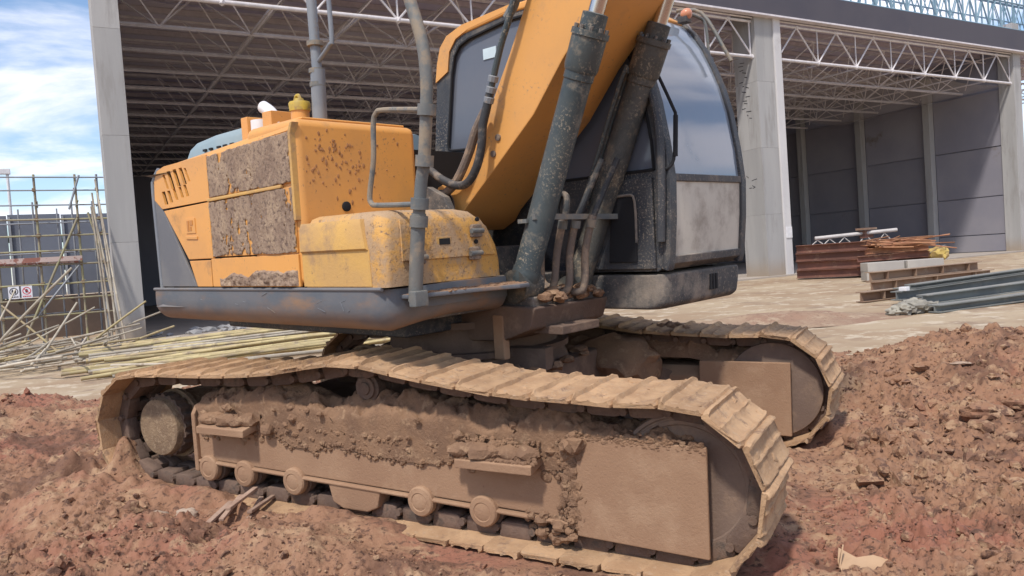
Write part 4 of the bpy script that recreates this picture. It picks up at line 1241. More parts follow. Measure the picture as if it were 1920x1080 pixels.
# tread plate / lip in front of the tool box
tp_ = MB()
lipo = [(.70, -1.30), (.80, -1.28), (.87, -1.05), (.92, -.80), (1.01, -.60), (1.0, -.50), (.93, -.43), (.70, -.44)]
tp_.prism(lipo, 'z', 1.375, 1.402)
lip = up_(tp_, 'tread_plate', m_skirt, bevel=.008)
lm = MB()
rs = random.Random(4)
for k in range(160):
    t = rs.random(); y = -1.27 + .80 * t
    lm.blob((.76 + rs.uniform(.0, .05 + .15 * t), y, 1.400), rs.uniform(.008, .022), 2, .5, 2.2, (1.4, 1.4, .5), k * .9)
up_(lm, 'mud_lump', m_cake, lip, kind='stuff')
up_(MB().box((-1.85, -.95, 1.09), (.35, .95, 1.222)), 'light_block_plate', m_dark, bevel=.02)  # added box that blocks light and darkens the gap under the upper frame
# engine housing core
hs = up_(MB().prism([(-1.372, 1.44), (-1.372, 2.30), (-1.33, 2.32), (-1.22, 2.34), (1.25, 2.34), (1.33, 2.30), (1.36, 1.44)], 'x', -1.93, -.12), 'engine_housing', m_black)
def proud(poly, name, m, y0=-1.40, t=.022, parent=None, bevel=.006):
    mb = MB().prism(poly, 'y', y0, y0 + t)
    return up_(mb, name, m, parent or hs, bevel=bevel)
# rear vent panel with slots cut through
def slot(cx, cz, w, h, lean):
    return [(cx - w / 2 - lean * h / 2 * -1, cz + h / 2), (cx + w / 2 + lean * h / 2, cz + h / 2), (cx + w / 2 - lean * h / 2, cz - h / 2), (cx - w / 2 - lean * h / 2, cz - h / 2)]
def slot2(cx, cz, w, h, lean):
    return [(cx - w / 2 - lean, cz + h / 2), (cx + w / 2 - lean, cz + h / 2), (cx + w / 2 + lean, cz - h / 2), (cx - w / 2 + lean, cz - h / 2)]
holes = []
for cx, w, h, cz in ((-1.765, .035, .11, 2.245), (-1.68, .055, .135, 2.25), (-1.585, .055, .135, 2.255), (-1.49, .05, .125, 2.262), (-1.42, .03, .10, 2.265)):
    holes.append(slot2(cx, cz, w, h, .03))
for cx, w, h, cz in ((-1.80, .055, .10, 2.125), (-1.715, .045, .09, 2.13), (-1.625, .04, .085, 2.14), (-1.535, .04, .085, 2.15), (-1.455, .04, .085, 2.155)):
    holes.append(slot2(cx, cz, w, h, .02))
vent_outer = [(-1.975, 2.12), (-1.96, 2.26), (-1.90, 2.335), (-1.78, 2.36), (-1.125, 2.375), (-1.125, 2.06), (-1.86, 2.045)]
plate('vent_panel', vent_outer, holes, 'y', -1.402, -1.384, m_orange, hs)
# panel under it, grey triangle at the rear corner
proud([(-1.845, 2.03), (-1.145, 2.05), (-1.145, 1.652), (-1.505, 1.652)], 'side_panel', m_orange)
proud([(-1.50, 1.642), (-1.185, 1.642), (-1.185, 1.452), (-1.405, 1.452)], 'side_panel', m_orange)
proud([(-1.985, 2.115), (-1.87, 2.04), (-1.43, 1.452), (-1.985, 1.452)], 'grey_corner_panel', m_greypaint, y0=-1.396)
em = proud([(-1.50, 1.955), (-1.36, 1.952), (-1.36, 1.84), (-1.50, 1.842)], 'pressed_emblem', m_orange, y0=-1.4055, t=.008, bevel=.003)
proud([(-1.475, 1.935), (-1.45, 1.935), (-1.45, 1.862), (-1.475, 1.862)], 'emblem_stroke', m_emblem, y0=-1.4095, t=.005, parent=em, bevel=0)
proud([(-1.435, 1.935), (-1.39, 1.935), (-1.39, 1.90), (-1.435, 1.90)], 'emblem_stroke', m_emblem, y0=-1.4095, t=.005, parent=em, bevel=0)
proud([(-1.435, 1.89), (-1.415, 1.89), (-1.415, 1.862), (-1.435, 1.862)], 'emblem_stroke', m_emblem, y0=-1.4095, t=.005, parent=em, bevel=0)
proud([(-1.51, 1.825), (-1.34, 1.818), (-1.34, 1.795), (-1.51, 1.802)], 'emblem_bar', m_orange, y0=-1.408, t=.012, parent=hs, bevel=.003)
# mud caked doors with relief
def mudshell(name, x0, x1, zlow, zhigh, seed, parent, cover, yb=-1.4025, nx=230, ny=110, thick=.010, cell=3.2):
    U_, V_ = np.meshgrid(np.linspace(0, 1, nx), np.linspace(0, 1, ny))
    X = x0 + (x1 - x0) * U_
    zl, zh = zlow(U_), zhigh(U_)
    Z = zl + (zh - zl) * V_
    ed = np.minimum(np.minimum(U_ * (x1 - x0), (1 - U_) * (x1 - x0)), np.minimum(V_, 1 - V_) * (zh - zl))
    mk = cover + .80 * fbm(X + seed, Z * .62, cell, 3) + .50 * fbm(X * 1.25 - seed, Z * .35, 17, 4, .6) - .9 * np.exp(-ed / .007) + .25 * fbm(X, Z + seed, 55, 2)
    body = np.clip(mk * 3.2, 0, 1) ** .6
    Y = yb - thick * body * (.75 + .45 * fbm(X + seed, Z * .5, 26, 4, .62)) - .002
    idx = np.arange(ny * nx).reshape(ny, nx)
    q = np.stack([idx[:-1, :-1], idx[1:, :-1], idx[1:, 1:], idx[:-1, 1:]], -1).reshape(-1, 4)
    keep = (mk[:-1, :-1] + mk[1:, 1:]).reshape(-1) > 0
    me = bpy.data.meshes.new(name)
    me.from_pydata(np.stack([X, Y, Z], -1).reshape(-1, 3).tolist(), [], q[keep].tolist())
    bm = bmesh.new(); bm.from_mesh(me)
    bmesh.ops.delete(bm, geom=[v for v in bm.verts if not v.link_faces], context='VERTS')
    bm.to_mesh(me); bm.free()
    for p in me.polygons: p.use_smooth = True
    me['sm'] = 1
    return link(name, me, m_muddoor, parent, kind='stuff')
ud = proud([(-1.112, 2.076), (-.088, 2.094), (-.088, 2.405), (-.45, 2.395), (-1.112, 2.366)], 'upper_service_door', m_orange)
ld = proud([(-1.130, 1.662), (-.088, 1.662), (-.088, 2.072), (-1.130, 2.044)], 'lower_service_door', m_orange)
mudshell('dried_mud', -1.112, -.088, lambda u: 2.078 + .016 * u, lambda u: 2.366 + .038 * u, 1.0, ud, .64, thick=.006)
mudshell('dried_mud', -1.130, -.088, lambda u: 1.664 + 0 * u, lambda u: 2.044 + .028 * u, 5.0, ld, .58, thick=.006)
proud([(-1.14, 2.048), (-.20, 2.068), (-.20, 2.090), (-1.14, 2.072)], 'door_moulding', m_yellow, y0=-1.415, t=.03)
lo_ = proud([(-1.175, 1.652), (-.085, 1.655), (-.085, 1.452), (-1.175, 1.452)], 'lower_panel', m_orange)
# crust of dried mud along the bottom panel
U_, V_ = np.meshgrid(np.linspace(0, 1, 110), np.linspace(0, 1, 24))
X = -1.07 + .97 * U_; top = 1.52 + .045 * U_ + .018 * fbm(X, X * 0, 9, 3)
Z = 1.46 + (top - 1.46) * V_
Y = -1.4 - .016 * np.clip(np.minimum(np.minimum(U_, 1 - U_) * 20, np.minimum(V_ + .2, 1 - V_) * 8), 0, 1) * (1 + .5 * fbm(X, Z, 26, 3))
o = grid_mesh('mud_crust', X[:, ::-1], Y[:, ::-1], Z[:, ::-1], m_muddoor, kind=None); o.parent = lo_
# hood top edge: rounded roof rail over the doors
rings = []
for x in np.linspace(-1.90, -.10, 14):
    z0 = 2.335 + .095 * (x + 1.90) / 1.80
    if x < -1.75: z0 -= .03 * ((-1.75 - x) / .15) ** 2
    rings.append([(x, -1.40, z0 - .02), (x, -1.385, z0 + .012), (x, -1.34, z0 + .034), (x, -1.24, z0 + .042), (x, -.4, z0 + .046), (x, -.4, z0 - .06), (x, -1.37, z0 - .06)])
up_(MB().loft(rings), 'hood_roof', m_orange, hs, smooth=60)
# counterweight, its right edge just visible at the rear
cw = []
for k in range(17):
    a = R(180 - 62 + k * 124 / 16); cw.append((.10 + 3.02 * math.cos(a), 1.50 * math.sin(a)))
cwp = [(-1.985, 1.38)] + [(p[0], max(-1.375, min(1.375, p[1]))) for p in cw] + [(-1.985, -1.385)]
cwo = up_(MB().prism(cwp, 'z', 1.30, 2.31), 'counterweight', m_greypaint, bevel=.05, seg=3)
up_(MB().tube([(-1.995, -1.385, 1.44), (-2.0, -1.39, 2.16), (-1.985, -1.385, 2.27), (-1.92, -1.37, 2.35)], .022, 8, smooth=4), 'rear_trim', m_steel, hs)
# raised blue-grey engine hood
hump = []
for y in (-.87, -.84, -.7, .0, .75, .84, .87):
    e = .07 if abs(y) > .86 else (.02 if abs(y) > .83 else 0)
    hump.append([(-2.60 + e, y, 2.30), (-2.56 + e, y, 2.52 - e), (-2.48 + e, y, 2.60 - e), (-2.33, y, 2.645 - e), (-2.0, y, 2.672 - e), (-1.40, y, 2.68 - e), (-1.32 - e, y, 2.66 - e), (-1.32 - e, y, 2.30)])
hood = up_(MB().loft(hump), 'engine_hood', m_bluegrey, smooth=50)
for x in (-2.16, -2.06, -1.93, -1.83, -1.72):
    up_(MB().box((x, -.886, 2.535), (x + .05, -.868, 2.552)), 'hood_slot', m_black, hood)
# air cleaner bracket, exhaust elbow, filler cap
br = up_(MB().prism([(-1.36, 2.44), (-1.36, 2.69), (-1.05, 2.69), (-1.05, 2.44)], 'y', -.80, -.78), 'cleaner_bracket', m_orange, bevel=.004)
for x in (-1.36, -1.06):
    up_(MB().box((x, -.98, 2.44), (x + .09 if x < -1.3 else x + .12, -.79, 2.69)), 'bracket_plate', m_orange, br, bevel=.006)
up_(MB().cyl((-1.19, -.90, 2.46), (-1.19, -.90, 2.655), .085, n=20), 'air_cleaner', m_white, br)
up_(MB().tube([(-.98, -.92, 2.46), (-.98, -.92, 2.60), (-1.02, -.92, 2.68), (-1.13, -.92, 2.745)], [.042, .042, .044, .046], 18, smooth=5), 'exhaust_elbow', m_white)
cap = up_(MB().lathe((-.545, -1.0, 2.44), (0, 0, 1), [(0, .08), (.05, .08), (.05, .062), (.20, .062), (.20, .0)], 28), 'filler_neck', m_orange)
up_(MB().lathe((-.545, -1.0, 2.622), (0, 0, 1), [(0, .070), (.05, .074), (.062, .068), (.066, .035), (.085, .03), (.09, .0)], 20), 'filler_cap', m_capyel, cap)
up_(MB().tube([(-.60, -1.0, 2.69), (-.58, -1.0, 2.725), (-.55, -1.0, 2.73), (-.53, -1.0, 2.70)], .012, 6, smooth=4), 'cap_handle', m_capyel, cap)
# fuel tank: tall orange box with a rounded front face
tank = up_(MB().box((-.62, -1.388, 1.45), (-.045, -.405, 2.485)), 'fuel_tank', m_orange, bevel=.055, seg=4)
up_(MB().prism([(-.088, 1.86), (-.088, 2.40), (-.055, 2.455), (-.03, 2.455), (-.062, 2.39), (-.062, 1.86)], 'y', -1.412, -1.36), 'tank_edge_trim', m_yellow, tank, bevel=.006)
up_(MB().box((-.60, -1.30, 2.483), (-.09, -.47, 2.50)), 'tank_lid', m_orange, tank, bevel=.008)
up_(MB().lathe((-.046, -1.045, 1.94), (1, 0, 0), [(0, .032), (.012, .032), (.016, .02), (.016, .0)], 18), 'tank_plug', m_black, tank)
# splashes of mud on the tank face
spl = MB(); rs = random.Random(12)
for k in range(120):
    y = rs.gauss(-1.12, .12); z = rs.gauss(2.22, .11)
    if k % 5 == 0: y = rs.uniform(-1.3, -.5); z = rs.uniform(1.95, 2.4)
    if not (-1.33 < y < -.47 and 1.9 < z < 2.42): continue
    spl.blob((-.045, y, z), rs.uniform(.004, .012), 1, .4, 2, (.45, 1.0, rs.uniform(.8, 2.0)), k * 1.3)
up_(spl, 'mud_splash', m_splash, tank, kind='stuff')
# tool box in front of the tank
def rrect(x0, x1, y0, y1, z, r_, n=4):
    out = []
    for cx, cy, a0 in ((x1 - r_, y1 - r_, 0), (x0 + r_, y1 - r_, 90), (x0 + r_, y0 + r_, 180), (x1 - r_, y0 + r_, 270)):
        for k in range(n + 1):
            a = R(a0 + 90 * k / n); out.append((cx + r_ * math.cos(a), cy + r_ * math.sin(a), z))
    return out
tb = MB()
tb.loft([rrect(-.04, .75, -1.398, -.475, 1.448, .03), rrect(-.04, .75, -1.398, -.475, 1.55, .035), rrect(-.04, .748, -1.397, -.485, 1.64, .05), rrect(-.04, .735, -1.39, -.54, 1.76, .06), rrect(-.04, .715, -1.375, -.60, 1.82, .07), rrect(-.04, .685, -1.35, -.635, 1.858, .08), rrect(-.04, .63, -1.30, -.69, 1.875, .09)])
tbo = up_(tb, 'tool_box', m_toolbox, smooth=40)
# raised clean panel on the side, with its step
rings = []
for z, yy, x1 in ((1.455, -1.404, .62), (1.655, -1.404, .61), (1.668, -1.418, .60), (1.80, -1.412, .565), (1.835, -1.398, .545)):
    rings.append([(-.035, yy, z), (x1 - .08, yy, z), (x1, yy + .002, z), (x1, yy + .03, z), (-.035, yy + .03, z)])
up_(MB().loft(rings), 'side_cover', m_yellow, tbo, smooth=40)
# lid seam and front hatch
up_(MB().loft([[(.752, -1.29, 1.585), (.752, -.53, 1.585), (.762, -.53, 1.585), (.762, -1.29, 1.585)], [(.742, -1.28, 1.75), (.742, -.59, 1.75), (.752, -.59, 1.75), (.752, -1.28, 1.75)], [(.712, -1.26, 1.815), (.712, -.625, 1.815), (.722, -.625, 1.822), (.722, -1.26, 1.822)]]), 'hatch_door', m_toolbox, tbo, bevel=.004)
up_(MB().box((.748, -1.02, 1.655), (.757, -.90, 1.71)), 'hatch_slot_frame', m_yellow, tbo, bevel=.003)
up_(MB().box((.752, -1.0, 1.664), (.7595, -.915, 1.70)), 'hatch_slot', m_black, tbo)
for y, z in ((-1.17, 1.60), (-.72, 1.60), (-.70, 1.735)):
    h = up_(MB().box((.752, y - .045, z - .04), (.782, y + .045, z + .04)), 'hinge', m_hosemud, tbo, bevel=.012)
    up_(MB().cyl((.778, y - .05, z), (.778, y + .05, z), .016, n=10), 'hinge_pin', m_post, h)
    up_(MB().lathe((.756, y + .02, z + .07), (1, 0, 0), [(0, .014), (.012, .014), (.014, .0)], 8), 'bolt', m_black, h)
# right grab rail with its loop
PY = -1.25
rail = up_(MB().tube([(.80, PY, 1.36), (.835, PY, 1.60), (.876, PY, 1.843)], .040, 12, smooth=5), 'grab_rail', m_post)
up_(MB().tube([(.87, PY, 1.80), (.91, PY, 2.0), (.946, PY, 2.124), (.985, PY, 2.36), (1.005, PY, 2.537), (.99, PY, 2.736), (.915, PY, 2.976), (.83, PY, 3.25)], .034, 12, smooth=5), 'upper_post', m_post, rail)
up_(MB().tube([(.99, PY, 2.385), (.64, PY - .0, 2.435), (.57, PY, 2.425), (.540, PY, 2.37), (.519, PY, 2.169), (.465, PY, 1.98), (.475, PY, 1.925), (.54, PY, 1.91), (.885, PY, 1.893)], .0155, 10, smooth=6), 'rail_loop', m_post, rail)
for z, x in ((2.385, .988), (1.895, .884), (1.80, .868), (2.12, .945)):
    up_(MB().lathe((x, PY, z - .03), (.15, 0, 1), [(0, .05), (.06, .05)], 12), 'rail_clamp', m_post, rail)
up_(MB().tube([(.905, PY, 2.19), (.60, -.75, 2.29), (.3, -.42, 2.30)], .012, 8), 'mirror_stay', m_post, rail) if False else None
up_(MB().box((.80, PY - .05, 1.33), (.86, PY + .05, 1.42)), 'rail_foot', m_post, rail, bevel=.01)
# second post rising behind the tank, with a hooked side rod
p2 = up_(MB().tube([(-.40, -.95, 2.42), (-.378, -.95, 2.877)], .050, 14), 'service_post', m_steel)
up_(MB().tube([(-.385, -.95, 2.86), (-.397, -.95, 3.5)], .034, 14), 'inner_pole', m_steel, p2)
up_(MB().tube([(-.36, -.95, 2.93), (-.225, -.95, 3.01), (-.198, -.95, 3.06), (-.21, -.95, 3.5)], .016, 10, smooth=5), 'side_rod', m_steel, p2)
for z in (2.87, 3.05, 2.78):
    up_(MB().lathe((-.388, -.95, z - .015), (0, 0, 1), [(0, .055), (.03, .055)], 14), 'post_band', m_post, p2)

# ---------------- boom
by0, by1 = -.33, .27
top = [(-.02, 1.93), (.06, 2.06), (.19, 2.10), (.326, 2.16), (.47, 2.33), (.60, 2.53), (.793, 2.84), (.955, 3.132), (1.28, 3.72), (1.70, 4.35), (2.05, 4.75), (2.3, 4.95)]
bot = [(.02, 1.80), (.12, 1.74), (.24, 1.80), (.306, 1.88), (.62, 2.14), (.963, 2.432), (1.213, 2.727), (1.50, 3.0), (1.778, 3.25), (2.1, 3.62), (2.4, 4.05), (2.55, 4.5)]
rings = [[(t[0], by0, t[1]), (t[0], by1, t[1]), (b[0], by1, b[1]), (b[0], by0, b[1])] for t, b in zip(top, bot)]
boom = up_(MB().loft(rings), 'boom', m_boom, bevel=.012, seg=2)
up_(MB().lathe((.10, -.40, 1.92), (0, 1, 0), [(0, .07), (.02, .085), (.06, .085), (.06, .12), (.68, .12), (.68, .085), (.76, .085), (.76, .0)], 24), 'boom_foot_pin', m_darkdust, boom)
for z_, x_ in ((2.33, .66), (2.23, .61)):
    up_(MB().lathe((x_, by0, z_), (0, -1, 0), [(0, .022), (.01, .022), (.014, .0)], 12), 'grease_plug', m_hosemud, boom)
# boom foot brackets on the deck
for y in (-.44, .36):
    up_(MB().prism([(-.35, 1.38), (.62, 1.38), (.50, 1.52), (.26, 1.98), (.10, 2.06), (-.04, 1.98), (-.25, 1.6)], 'y', y - .03, y + .03), 'boom_bracket', m_darkdust, bevel=.008)
up_(MB().box((.15, -.42, 1.15), (.95, .34, 1.30)), 'front_crossmember', m_darkdust, bevel=.02)
up_(MB().box((-.5, -.42, 1.40), (.35, .33, 1.62)), 'control_valve', m_darkdust, bevel=.02)
# lift cylinders
def lift(y, m, x0, z0, x1, z1, pipes):
    a = Vector((x0, y, z0)); b = Vector((x1, y, z1)); d = (b - a).normalized()
    L = (b - a).length
    def P(t): return a + d * t
    c = up_(MB().lathe(a, d, [(-.10, .05), (-.07, .085), (.0, .095), (.06, .09), (.07, .084), (L - .30, .084), (L - .295, .090), (L - .25, .090)], 28), 'lift_cylinder', m)
    up_(MB().lathe(P(L - .25), d, [(0, .094), (.025, .102), (.20, .104), (.20, .112), (.235, .112), (.235, .075), (.33, .075), (.335, .055)], 28), 'cylinder_head', m, c)
    for k in range(10):
        q = Vector((0, 1, 0)); w = d.cross(q)
        ang = 2 * math.pi * k / 10
        pp_ = P(L - .015) + (q * math.cos(ang) + w * math.sin(ang)) * .094
        up_(MB().lathe(pp_, d, [(0, .012), (.022, .012), (.024, .0)], 6), 'head_bolt', m_darkdust, c)
    up_(MB().tube([P(L - .02), P(L + 1.35)], .047, 20), 'cylinder_rod', m_chrome, c)
    up_(MB().lathe(P(0) - Vector((0, .09, 0)) - d * .05, (0, 1, 0), [(0, .05), (0, .105), (.18, .105), (.18, .0)], 22), 'cylinder_eye', m_cylmud, c)
    for (oy, ox, t0, t1, r_) in pipes:
        off_ = Vector((ox, oy, 0)); off_ = off_ - d * off_.dot(d)
        up_(MB().tube([P(t0) + off_ * .8, P(t0 + .05) + off_, P(t1 - .05) + off_, P(t1) + off_ * .72], r_, 8, smooth=3), 'oil_pipe', m_cyl, c)
    return c
lift(-.36, m_cyl, .845, 1.42, 1.455, 2.85, [])
lift(.27, m_cylmud, .79, 1.335, 1.492, 2.885, [(-.02, -.115, .55, 1.52, .012), (-.09, -.10, .30, 1.45, .014)])
# clamp bar and hose bundle between the cylinder feet
up_(MB().box((.90, -.462, 1.765), (.97, -.445, 1.79)), 'hose_clamp_end', m_post)
up_(MB().obox((1.02, -.45, 1.80), (1.13, .33, 1.78), .03, .035), 'hose_clamp_bar', m_post)
for k, (xt, xb, yt) in enumerate(((.86, .79, -.14), (.95, .86, -.09), (1.01, .94, -.03), (1.09, 1.02, .03))):
    zt = 1.86
    up_(MB().tube([(.64, yt + .02, 1.42), (.70, yt, 1.335), (xb - .02, yt - .06, 1.30), (xb + .04, yt - .05, 1.36), (xt - .02, yt - .04, 1.55), (xt + .02, yt - .03, 1.72), (xt + .035, yt - .01, 1.79)], .025, 12, smooth=6), 'hydraulic_hose', m_hosemud)
    arc = [(xt + .035, yt - .01, 1.785), (xt + .05, yt + .0, 1.86), (xt + .03, yt + .03, 1.925), (xt - .05, yt + .08, 1.945), (xt - .12, yt + .12, 1.88), (xt - .14, yt + .14, 1.76)] if k < 2 else [(xt + .035, yt - .01, 1.785), (xt + .08, yt + .06, 1.95), (xt + .16, yt + .12, 2.15)]
    up_(MB().tube(arc, .021, 10, smooth=6), 'hydraulic_hose', m_rubber)
    up_(MB().lathe((xt + .028, yt - .03, 1.72), (.25, 0, 1), [(0, .032), (.05, .032)], 10), 'hose_ferrule', m_post)
ck = MB(); rs = random.Random(31)
for k in range(70):
    ck.blob((rs.uniform(.62, 1.05), rs.uniform(-.38, .25), rs.uniform(1.27, 1.32)), rs.uniform(.014, .042), 2, .5, 2, (1.2, 1.1, .8), k * 1.1)
up_(ck, 'mud_cake', m_cake, None, kind='stuff')
# swing-frame nose under the hoses, with the ring guard
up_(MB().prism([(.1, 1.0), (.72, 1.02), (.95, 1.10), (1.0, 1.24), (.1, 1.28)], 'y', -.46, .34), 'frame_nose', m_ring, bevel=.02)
up_(MB().box((.64, -.47, .90), (.73, -.41, 1.19)), 'frame_gusset', m_frame, bevel=.01)
up_(MB().box((.60, -.30, 1.055), (1.08, .10, 1.11)), 'nose_lip', m_ring, bevel=.01)
# big hoses along the boom's right face
hz = up_(MB().tube([(.70, -.42, 2.62), (.655, -.425, 2.5), (.62, -.43, 2.40), (.60, -.43, 2.28), (.545, -.43, 2.15), (.46, -.43, 2.06), (.36, -.43, 2.045), (.23, -.43, 2.09), (.10, -.41, 2.16), (.0, -.36, 2.2)], .028, 12, smooth=6), 'boom_hose', m_rubber)
up_(MB().tube([(.705, -.42, 2.63), (.80, -.42, 2.86), (.915, -.42, 3.08), (1.10, -.42, 3.5)], .021, 10, smooth=4), 'steel_pipe', m_cyl, hz)
for z_, x_ in ((2.60, .695), (2.665, .718), (2.54, .672)):
    up_(MB().lathe((x_, -.42, z_), (.38, 0, 1), [(0, .032), (.035, .034), (.04, .028)], 10), 'hose_fitting', m_steel, hz)
up_(MB().tube([(.62, -.40, 2.50), (.53, -.405, 2.38), (.46, -.40, 2.26), (.36, -.40, 2.12), (.26, -.39, 2.04), (.12, -.36, 1.99)], .030, 10, smooth=6), 'boom_hose', m_hosemud)
up_(MB().tube([(.84, -.385, 3.04), (.90, -.385, 3.1), (1.0, -.385, 3.3)], .03, 8), 'hose_clip', m_post, boom)
# ---------------- cab
CY0, CY1 = .33, 1.42
prof = [(1.40, 1.405), (1.486, 1.45), (1.512, 1.75), (1.52, 2.0), (1.492, 2.235), (1.446, 2.5), (1.39, 2.70), (1.33, 2.85), (1.26, 3.0), (1.17, 3.14), (1.06, 3.25), (.92, 3.33), (.7, 3.375), (.2, 3.37), (-.25, 3.325), (-.42, 3.275), (-.51, 3.19), (-.56, 3.05), (-.645, 2.4), (-.62, 1.405)]
whole = [(1.415, 2.06), (1.405, 2.25), (1.37, 2.48), (1.30, 2.74), (1.20, 2.95), (1.08, 3.12), (.93, 3.23), (.7, 3.285), (.2, 3.285), (-.20, 3.235), (-.30, 3.20), (-.36, 3.13), (-.40, 3.0), (-.495, 2.45), (-.49, 2.41), (-.45, 2.395), (.35, 2.36), (.42, 2.05)]
cabr = plate('cab_side_frame', prof, [whole], 'y', CY0, CY0 + .065, m_dark, ex, rotz=SWING)
plate('cab_side_frame', prof, [whole], 'y', CY1 - .065, CY1, m_dark, ex, rotz=SWING)
shr = [(p[0] * 1.0, p[1]) for p in whole]
def grow(poly, g):
    c = Vector((sum(p[0] for p in poly) / len(poly), sum(p[1] for p in poly) / len(poly)))
    return [tuple(c + (Vector(p) - c) * (1 + g)) for p in poly]
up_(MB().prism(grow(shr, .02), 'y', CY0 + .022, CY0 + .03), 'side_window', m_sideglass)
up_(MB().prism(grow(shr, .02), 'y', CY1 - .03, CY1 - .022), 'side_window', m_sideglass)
up_(MB().tube([(p[0], CY0 - .001, p[1]) for p in grow(shr, -.01)] + [(grow(shr, -.01)[0][0], CY0 - .001, grow(shr, -.01)[0][1])], .011, 6), 'window_seal', m_black, cabr)
up_(MB().box((-.06, CY0 + .014, 3.045), (.075, CY0 + .0205, 3.125)), 'window_sticker', m_sticker, cabr)
def strip(pts, y0, y1, t, name, m, bevel=0.0, parent=None, inset=0):
    rings = []
    n = len(pts)
    for i, p in enumerate(pts):
        d = Vector((pts[min(i + 1, n - 1)][0] - pts[max(i - 1, 0)][0], pts[min(i + 1, n - 1)][1] - pts[max(i - 1, 0)][1])).normalized()
        nn = Vector((d.y, -d.x))
        o_ = Vector(p) - nn * inset; q = o_ - nn * t
        rings.append([(o_.x, y0, o_.y), (o_.x, y1, o_.y), (q.x, y1, q.y), (q.x, y0, q.y)])
    return up_(MB().loft(rings), name, m, parent, bevel=bevel, smooth=50)
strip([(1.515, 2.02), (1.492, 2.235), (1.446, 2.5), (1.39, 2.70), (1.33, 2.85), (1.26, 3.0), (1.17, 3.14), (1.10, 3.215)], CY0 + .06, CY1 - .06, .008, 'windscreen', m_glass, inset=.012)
strip([(1.487, 1.46), (1.512, 1.75), (1.52, 1.985)], CY0 + .06, CY1 - .06, .008, 'lower_windscreen', m_dustglass, inset=.012)
strip([(1.522, 1.985), (1.518, 2.035)], CY0 + .05, CY1 - .05, .05, 'screen_crossbar', m_darkdust, bevel=.006)
strip([(1.40, 1.405), (1.489, 1.45), (1.495, 1.50)], CY0 + .05, CY1 - .05, .05, 'cab_sill', m_darkdust, bevel=.006)
# dusty lower front pillars
for y0, y1 in ((CY0 - .004, CY0 + .075), (CY1 - .075, CY1 + .004)):
    strip([(1.475, 1.405), (1.494, 1.46), (1.519, 1.75), (1.527, 2.0), (1.499, 2.235), (1.453, 2.5), (1.397, 2.70), (1.337, 2.85), (1.267, 3.0), (1.177, 3.145), (1.065, 3.257), (.92, 3.337)], y0, y1, .055, 'front_pillar', m_dark, bevel=.008)
strip([(1.10, 3.225), (.92, 3.34), (.7, 3.385), (.2, 3.38), (-.25, 3.335), (-.42, 3.285), (-.52, 3.19)], CY0 - .012, CY1 + .012, .06, 'cab_roof', m_orange, bevel=.015)
# orange rear corner of the roof running down the back pillar
plate('roof_corner_trim', [(.30, 3.388), (.30, 3.352), (-.18, 3.300), (-.32, 3.255), (-.40, 3.17), (-.43, 3.02), (-.575, 2.955), (-.545, 3.10), (-.50, 3.22), (-.42, 3.295), (-.25, 3.345)], [], 'y', CY0 - .014, CY0 - .0015, m_boom, ex, rotz=SWING)
strip([(-.51, 3.19), (-.56, 3.05), (-.645, 2.4), (-.62, 1.405)], CY0 + .05, CY1 - .05, .04, 'cab_rear_wall', m_dark)
up_(MB().box((-.60, CY0 + .08, 1.41), (1.38, CY1 - .08, 1.50)), 'cab_floor', m_dark)
seat = up_(MB().box((.05, .62, 1.75), (.62, 1.14, 1.92)), 'driver_seat', m_black, bevel=.05, seg=3)
up_(MB().prism([(-.05, 1.88), (.12, 1.88), (-.02, 2.75), (-.16, 2.75)], 'y', .64, 1.12), 'seat_back', m_black, seat, bevel=.04)
up_(MB().prism([(-.47, 2.43), (-.30, 2.55), (-.30, 2.40), (-.47, 2.40)], 'y', .40, .46), 'seat_corner', m_black, seat)
# right side lower panel with an access door
sp_ = up_(MB().prism([(.72, 1.42), (1.40, 1.42), (1.40, 2.02), (.9, 2.02), (.76, 1.7)], 'y', CY0 - .03, CY0 - .002), 'cab_side_panel', m_dark, bevel=.012)
up_(MB().prism([(1.05, 1.47), (1.27, 1.47), (1.285, 1.84), (1.25, 1.90), (1.09, 1.90)], 'y', CY0 - .046, CY0 - .031), 'access_door', m_black, sp_, bevel=.006)
up_(MB().tube([(1.06, CY0 - .045, 1.90), (1.22, CY0 - .045, 1.915), (1.275, CY0 - .045, 1.87), (1.275, CY0 - .045, 1.6)], .009, 6, smooth=3), 'door_edge', m_darkdust, sp_)
# skirt under the cab, rounded at the front corner
sec = rrect(.15, 1.45, CY0 - .01, CY1 + .01, 0, .10, 5)
rings = [[(p[0] - (.05 if p[0] > 1 else 0), p[1], 1.150) for p in sec], [(p[0], p[1], 1.185) for p in sec], [(p[0] + (.015 if p[0] > 1 else 0), p[1], 1.27) for p in sec], [(p[0] + (.02 if p[0] > 1 else 0), p[1], 1.385) for p in sec]]
cs = up_(MB().loft(rings), 'cab_skirt', m_darkdust, bevel=.018, smooth=40)
for k in range(3):
    up_(MB().box((1.462, .905 + k * .043, 1.235), (1.475, .93 + k * .043, 1.345)), 'vent_slot', m_black, cs)
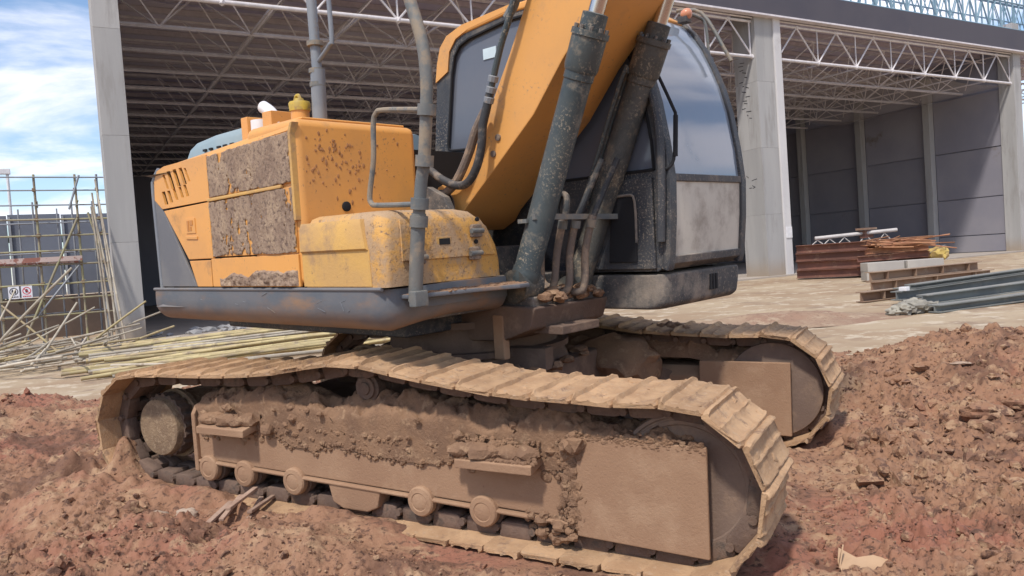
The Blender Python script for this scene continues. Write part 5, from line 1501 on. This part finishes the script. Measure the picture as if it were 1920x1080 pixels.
# wiper, stay and pillar tube on the near front pillar
up_(MB().tube([(1.40, CY0 - .03, 2.72), (1.46, CY0 - .03, 2.42), (1.475, CY0 - .03, 2.1), (1.45, CY0 - .03, 1.60)], .030, 10, smooth=4), 'pillar_tube', m_dark)
up_(MB().tube([(1.42, CY0 - .02, 2.78), (1.53, CY0 + .05, 2.46), (1.545, CY0 + .055, 2.38), (1.535, CY0 + .03, 2.12), (1.50, CY0 - .02, 2.06)], .011, 8, smooth=4), 'wiper_arm', m_black)
up_(MB().tube([(1.548, CY0 + .055, 2.40), (1.545, CY0 + .035, 2.14)], .016, 8), 'wiper_blade', m_black)
bc = up_(MB().box((1.12, 1.22, 3.20), (1.20, 1.30, 3.25)), 'lamp_bracket', m_dark, bevel=.01)
up_(MB().blob((1.18, 1.26, 3.265), .045, 2, .1, 2), 'marker_lamp', m_beacon, bc)
# stay rails by the far cab corner
up_(MB().tube([(1.00, 1.44, 3.36), (1.20, 1.46, 3.30), (1.38, 1.47, 2.98), (1.42, 1.47, 2.9)], .014, 8, smooth=4), 'cab_grab_bar', m_post)
mb = up_(MB().tube([(1.02, 1.44, 3.36), (1.05, 1.70, 3.34), (1.08, 1.75, 3.28), (1.10, 1.75, 3.02)], .012, 8, smooth=4), 'mirror_bracket', m_post)
up_(MB().box((1.06, 1.68, 2.80), (1.10, 1.84, 3.04)), 'mirror', m_dark, mb, bevel=.015)

# ------------------------------------------------------------------ small things on the mud
def gz(x, y): return float(ground_h(np.array([x]), np.array([y]))[0])
random.seed(77)
for k in range(5):
    x, y = .80 + .075 * k, 5.02 + .03 * k
    me = None
    o = MB().obox((-.16 - .02 * k, 0, 0), (.16 + .015 * k, .01, .01), .035 - .003 * (k % 2), .02).build('wood_scrap', m_wood, bevel=.005)
    o.location = (x, y, gz(x, y) + .02 + .006 * k); o.rotation_euler = (random.uniform(-.1, .1), random.uniform(-.1, .06), R(58 + random.uniform(-9, 9)))
    tag(o, ('leftmost', 'second from left', 'middle', 'second from right', 'rightmost')[k] + ' muddy splinter of the wood bundle beside the track', 'wood scrap', 'wood scraps in the mud')
for (x, y, r_, l_, m_, sq) in ((.49, 5.42, .045, 'pale flat stone left of the wood scraps', m_stone, (1.5, 1, .6)), (.64, 5.28, .055, 'pale stone touching the wood scraps', m_stone, (1.3, 1, .7)),
        (6.3, 3.6, .05, 'pale flat chip high on the right mud mound', m_stone, (1.6, .6, .25)), (4.66, 3.40, .07, 'brown stone at the foot of the right mud mound', m_clod, (1.2, 1, .8)), (5.6, 3.04, .10, 'large brown stone in the row below the right mound', m_clod, (1.6, .9, .7)),
        (5.9, 2.95, .08, 'brown stone at the right end of the row below the mound', m_clod, (1.4, .9, .7))):
    o = MB().blob((0, 0, 0), r_, 3, .35, 1.8, sq, x * 3).build('stone', m_, smooth=30)
    o.location = (x, y, gz(x, y) + r_ * .2); o.rotation_euler = (0, 0, -.9); tag(o, l_, 'stone')
# torn cardboard standing in the mud at the lower right
cd = MB()
cd.add([(-.13, -.08, 0), (.12, -.06, .0), (.13, .03, .012), (.05, .06, .02), (-.03, .05, .012), (-.10, .09, .035), (-.125, .02, .01)], [(0, 1, 2, 3, 4, 5, 6)])
cd.add([(-.125, -.02, .0), (-.115, .02, .0), (-.098, .04, .085)], [(0, 1, 2)])
o = cd.build('cardboard_piece', m_card, smooth=0)
md = o.modifiers.new('thickness', 'SOLIDIFY'); md.thickness = .006
o.location = (3.13, 2.27, gz(3.13, 2.27) + .03); o.rotation_euler = (R(14), R(4), R(-34))
tag(o, 'torn tan cardboard corner lying in the mud at the bottom edge', 'cardboard')
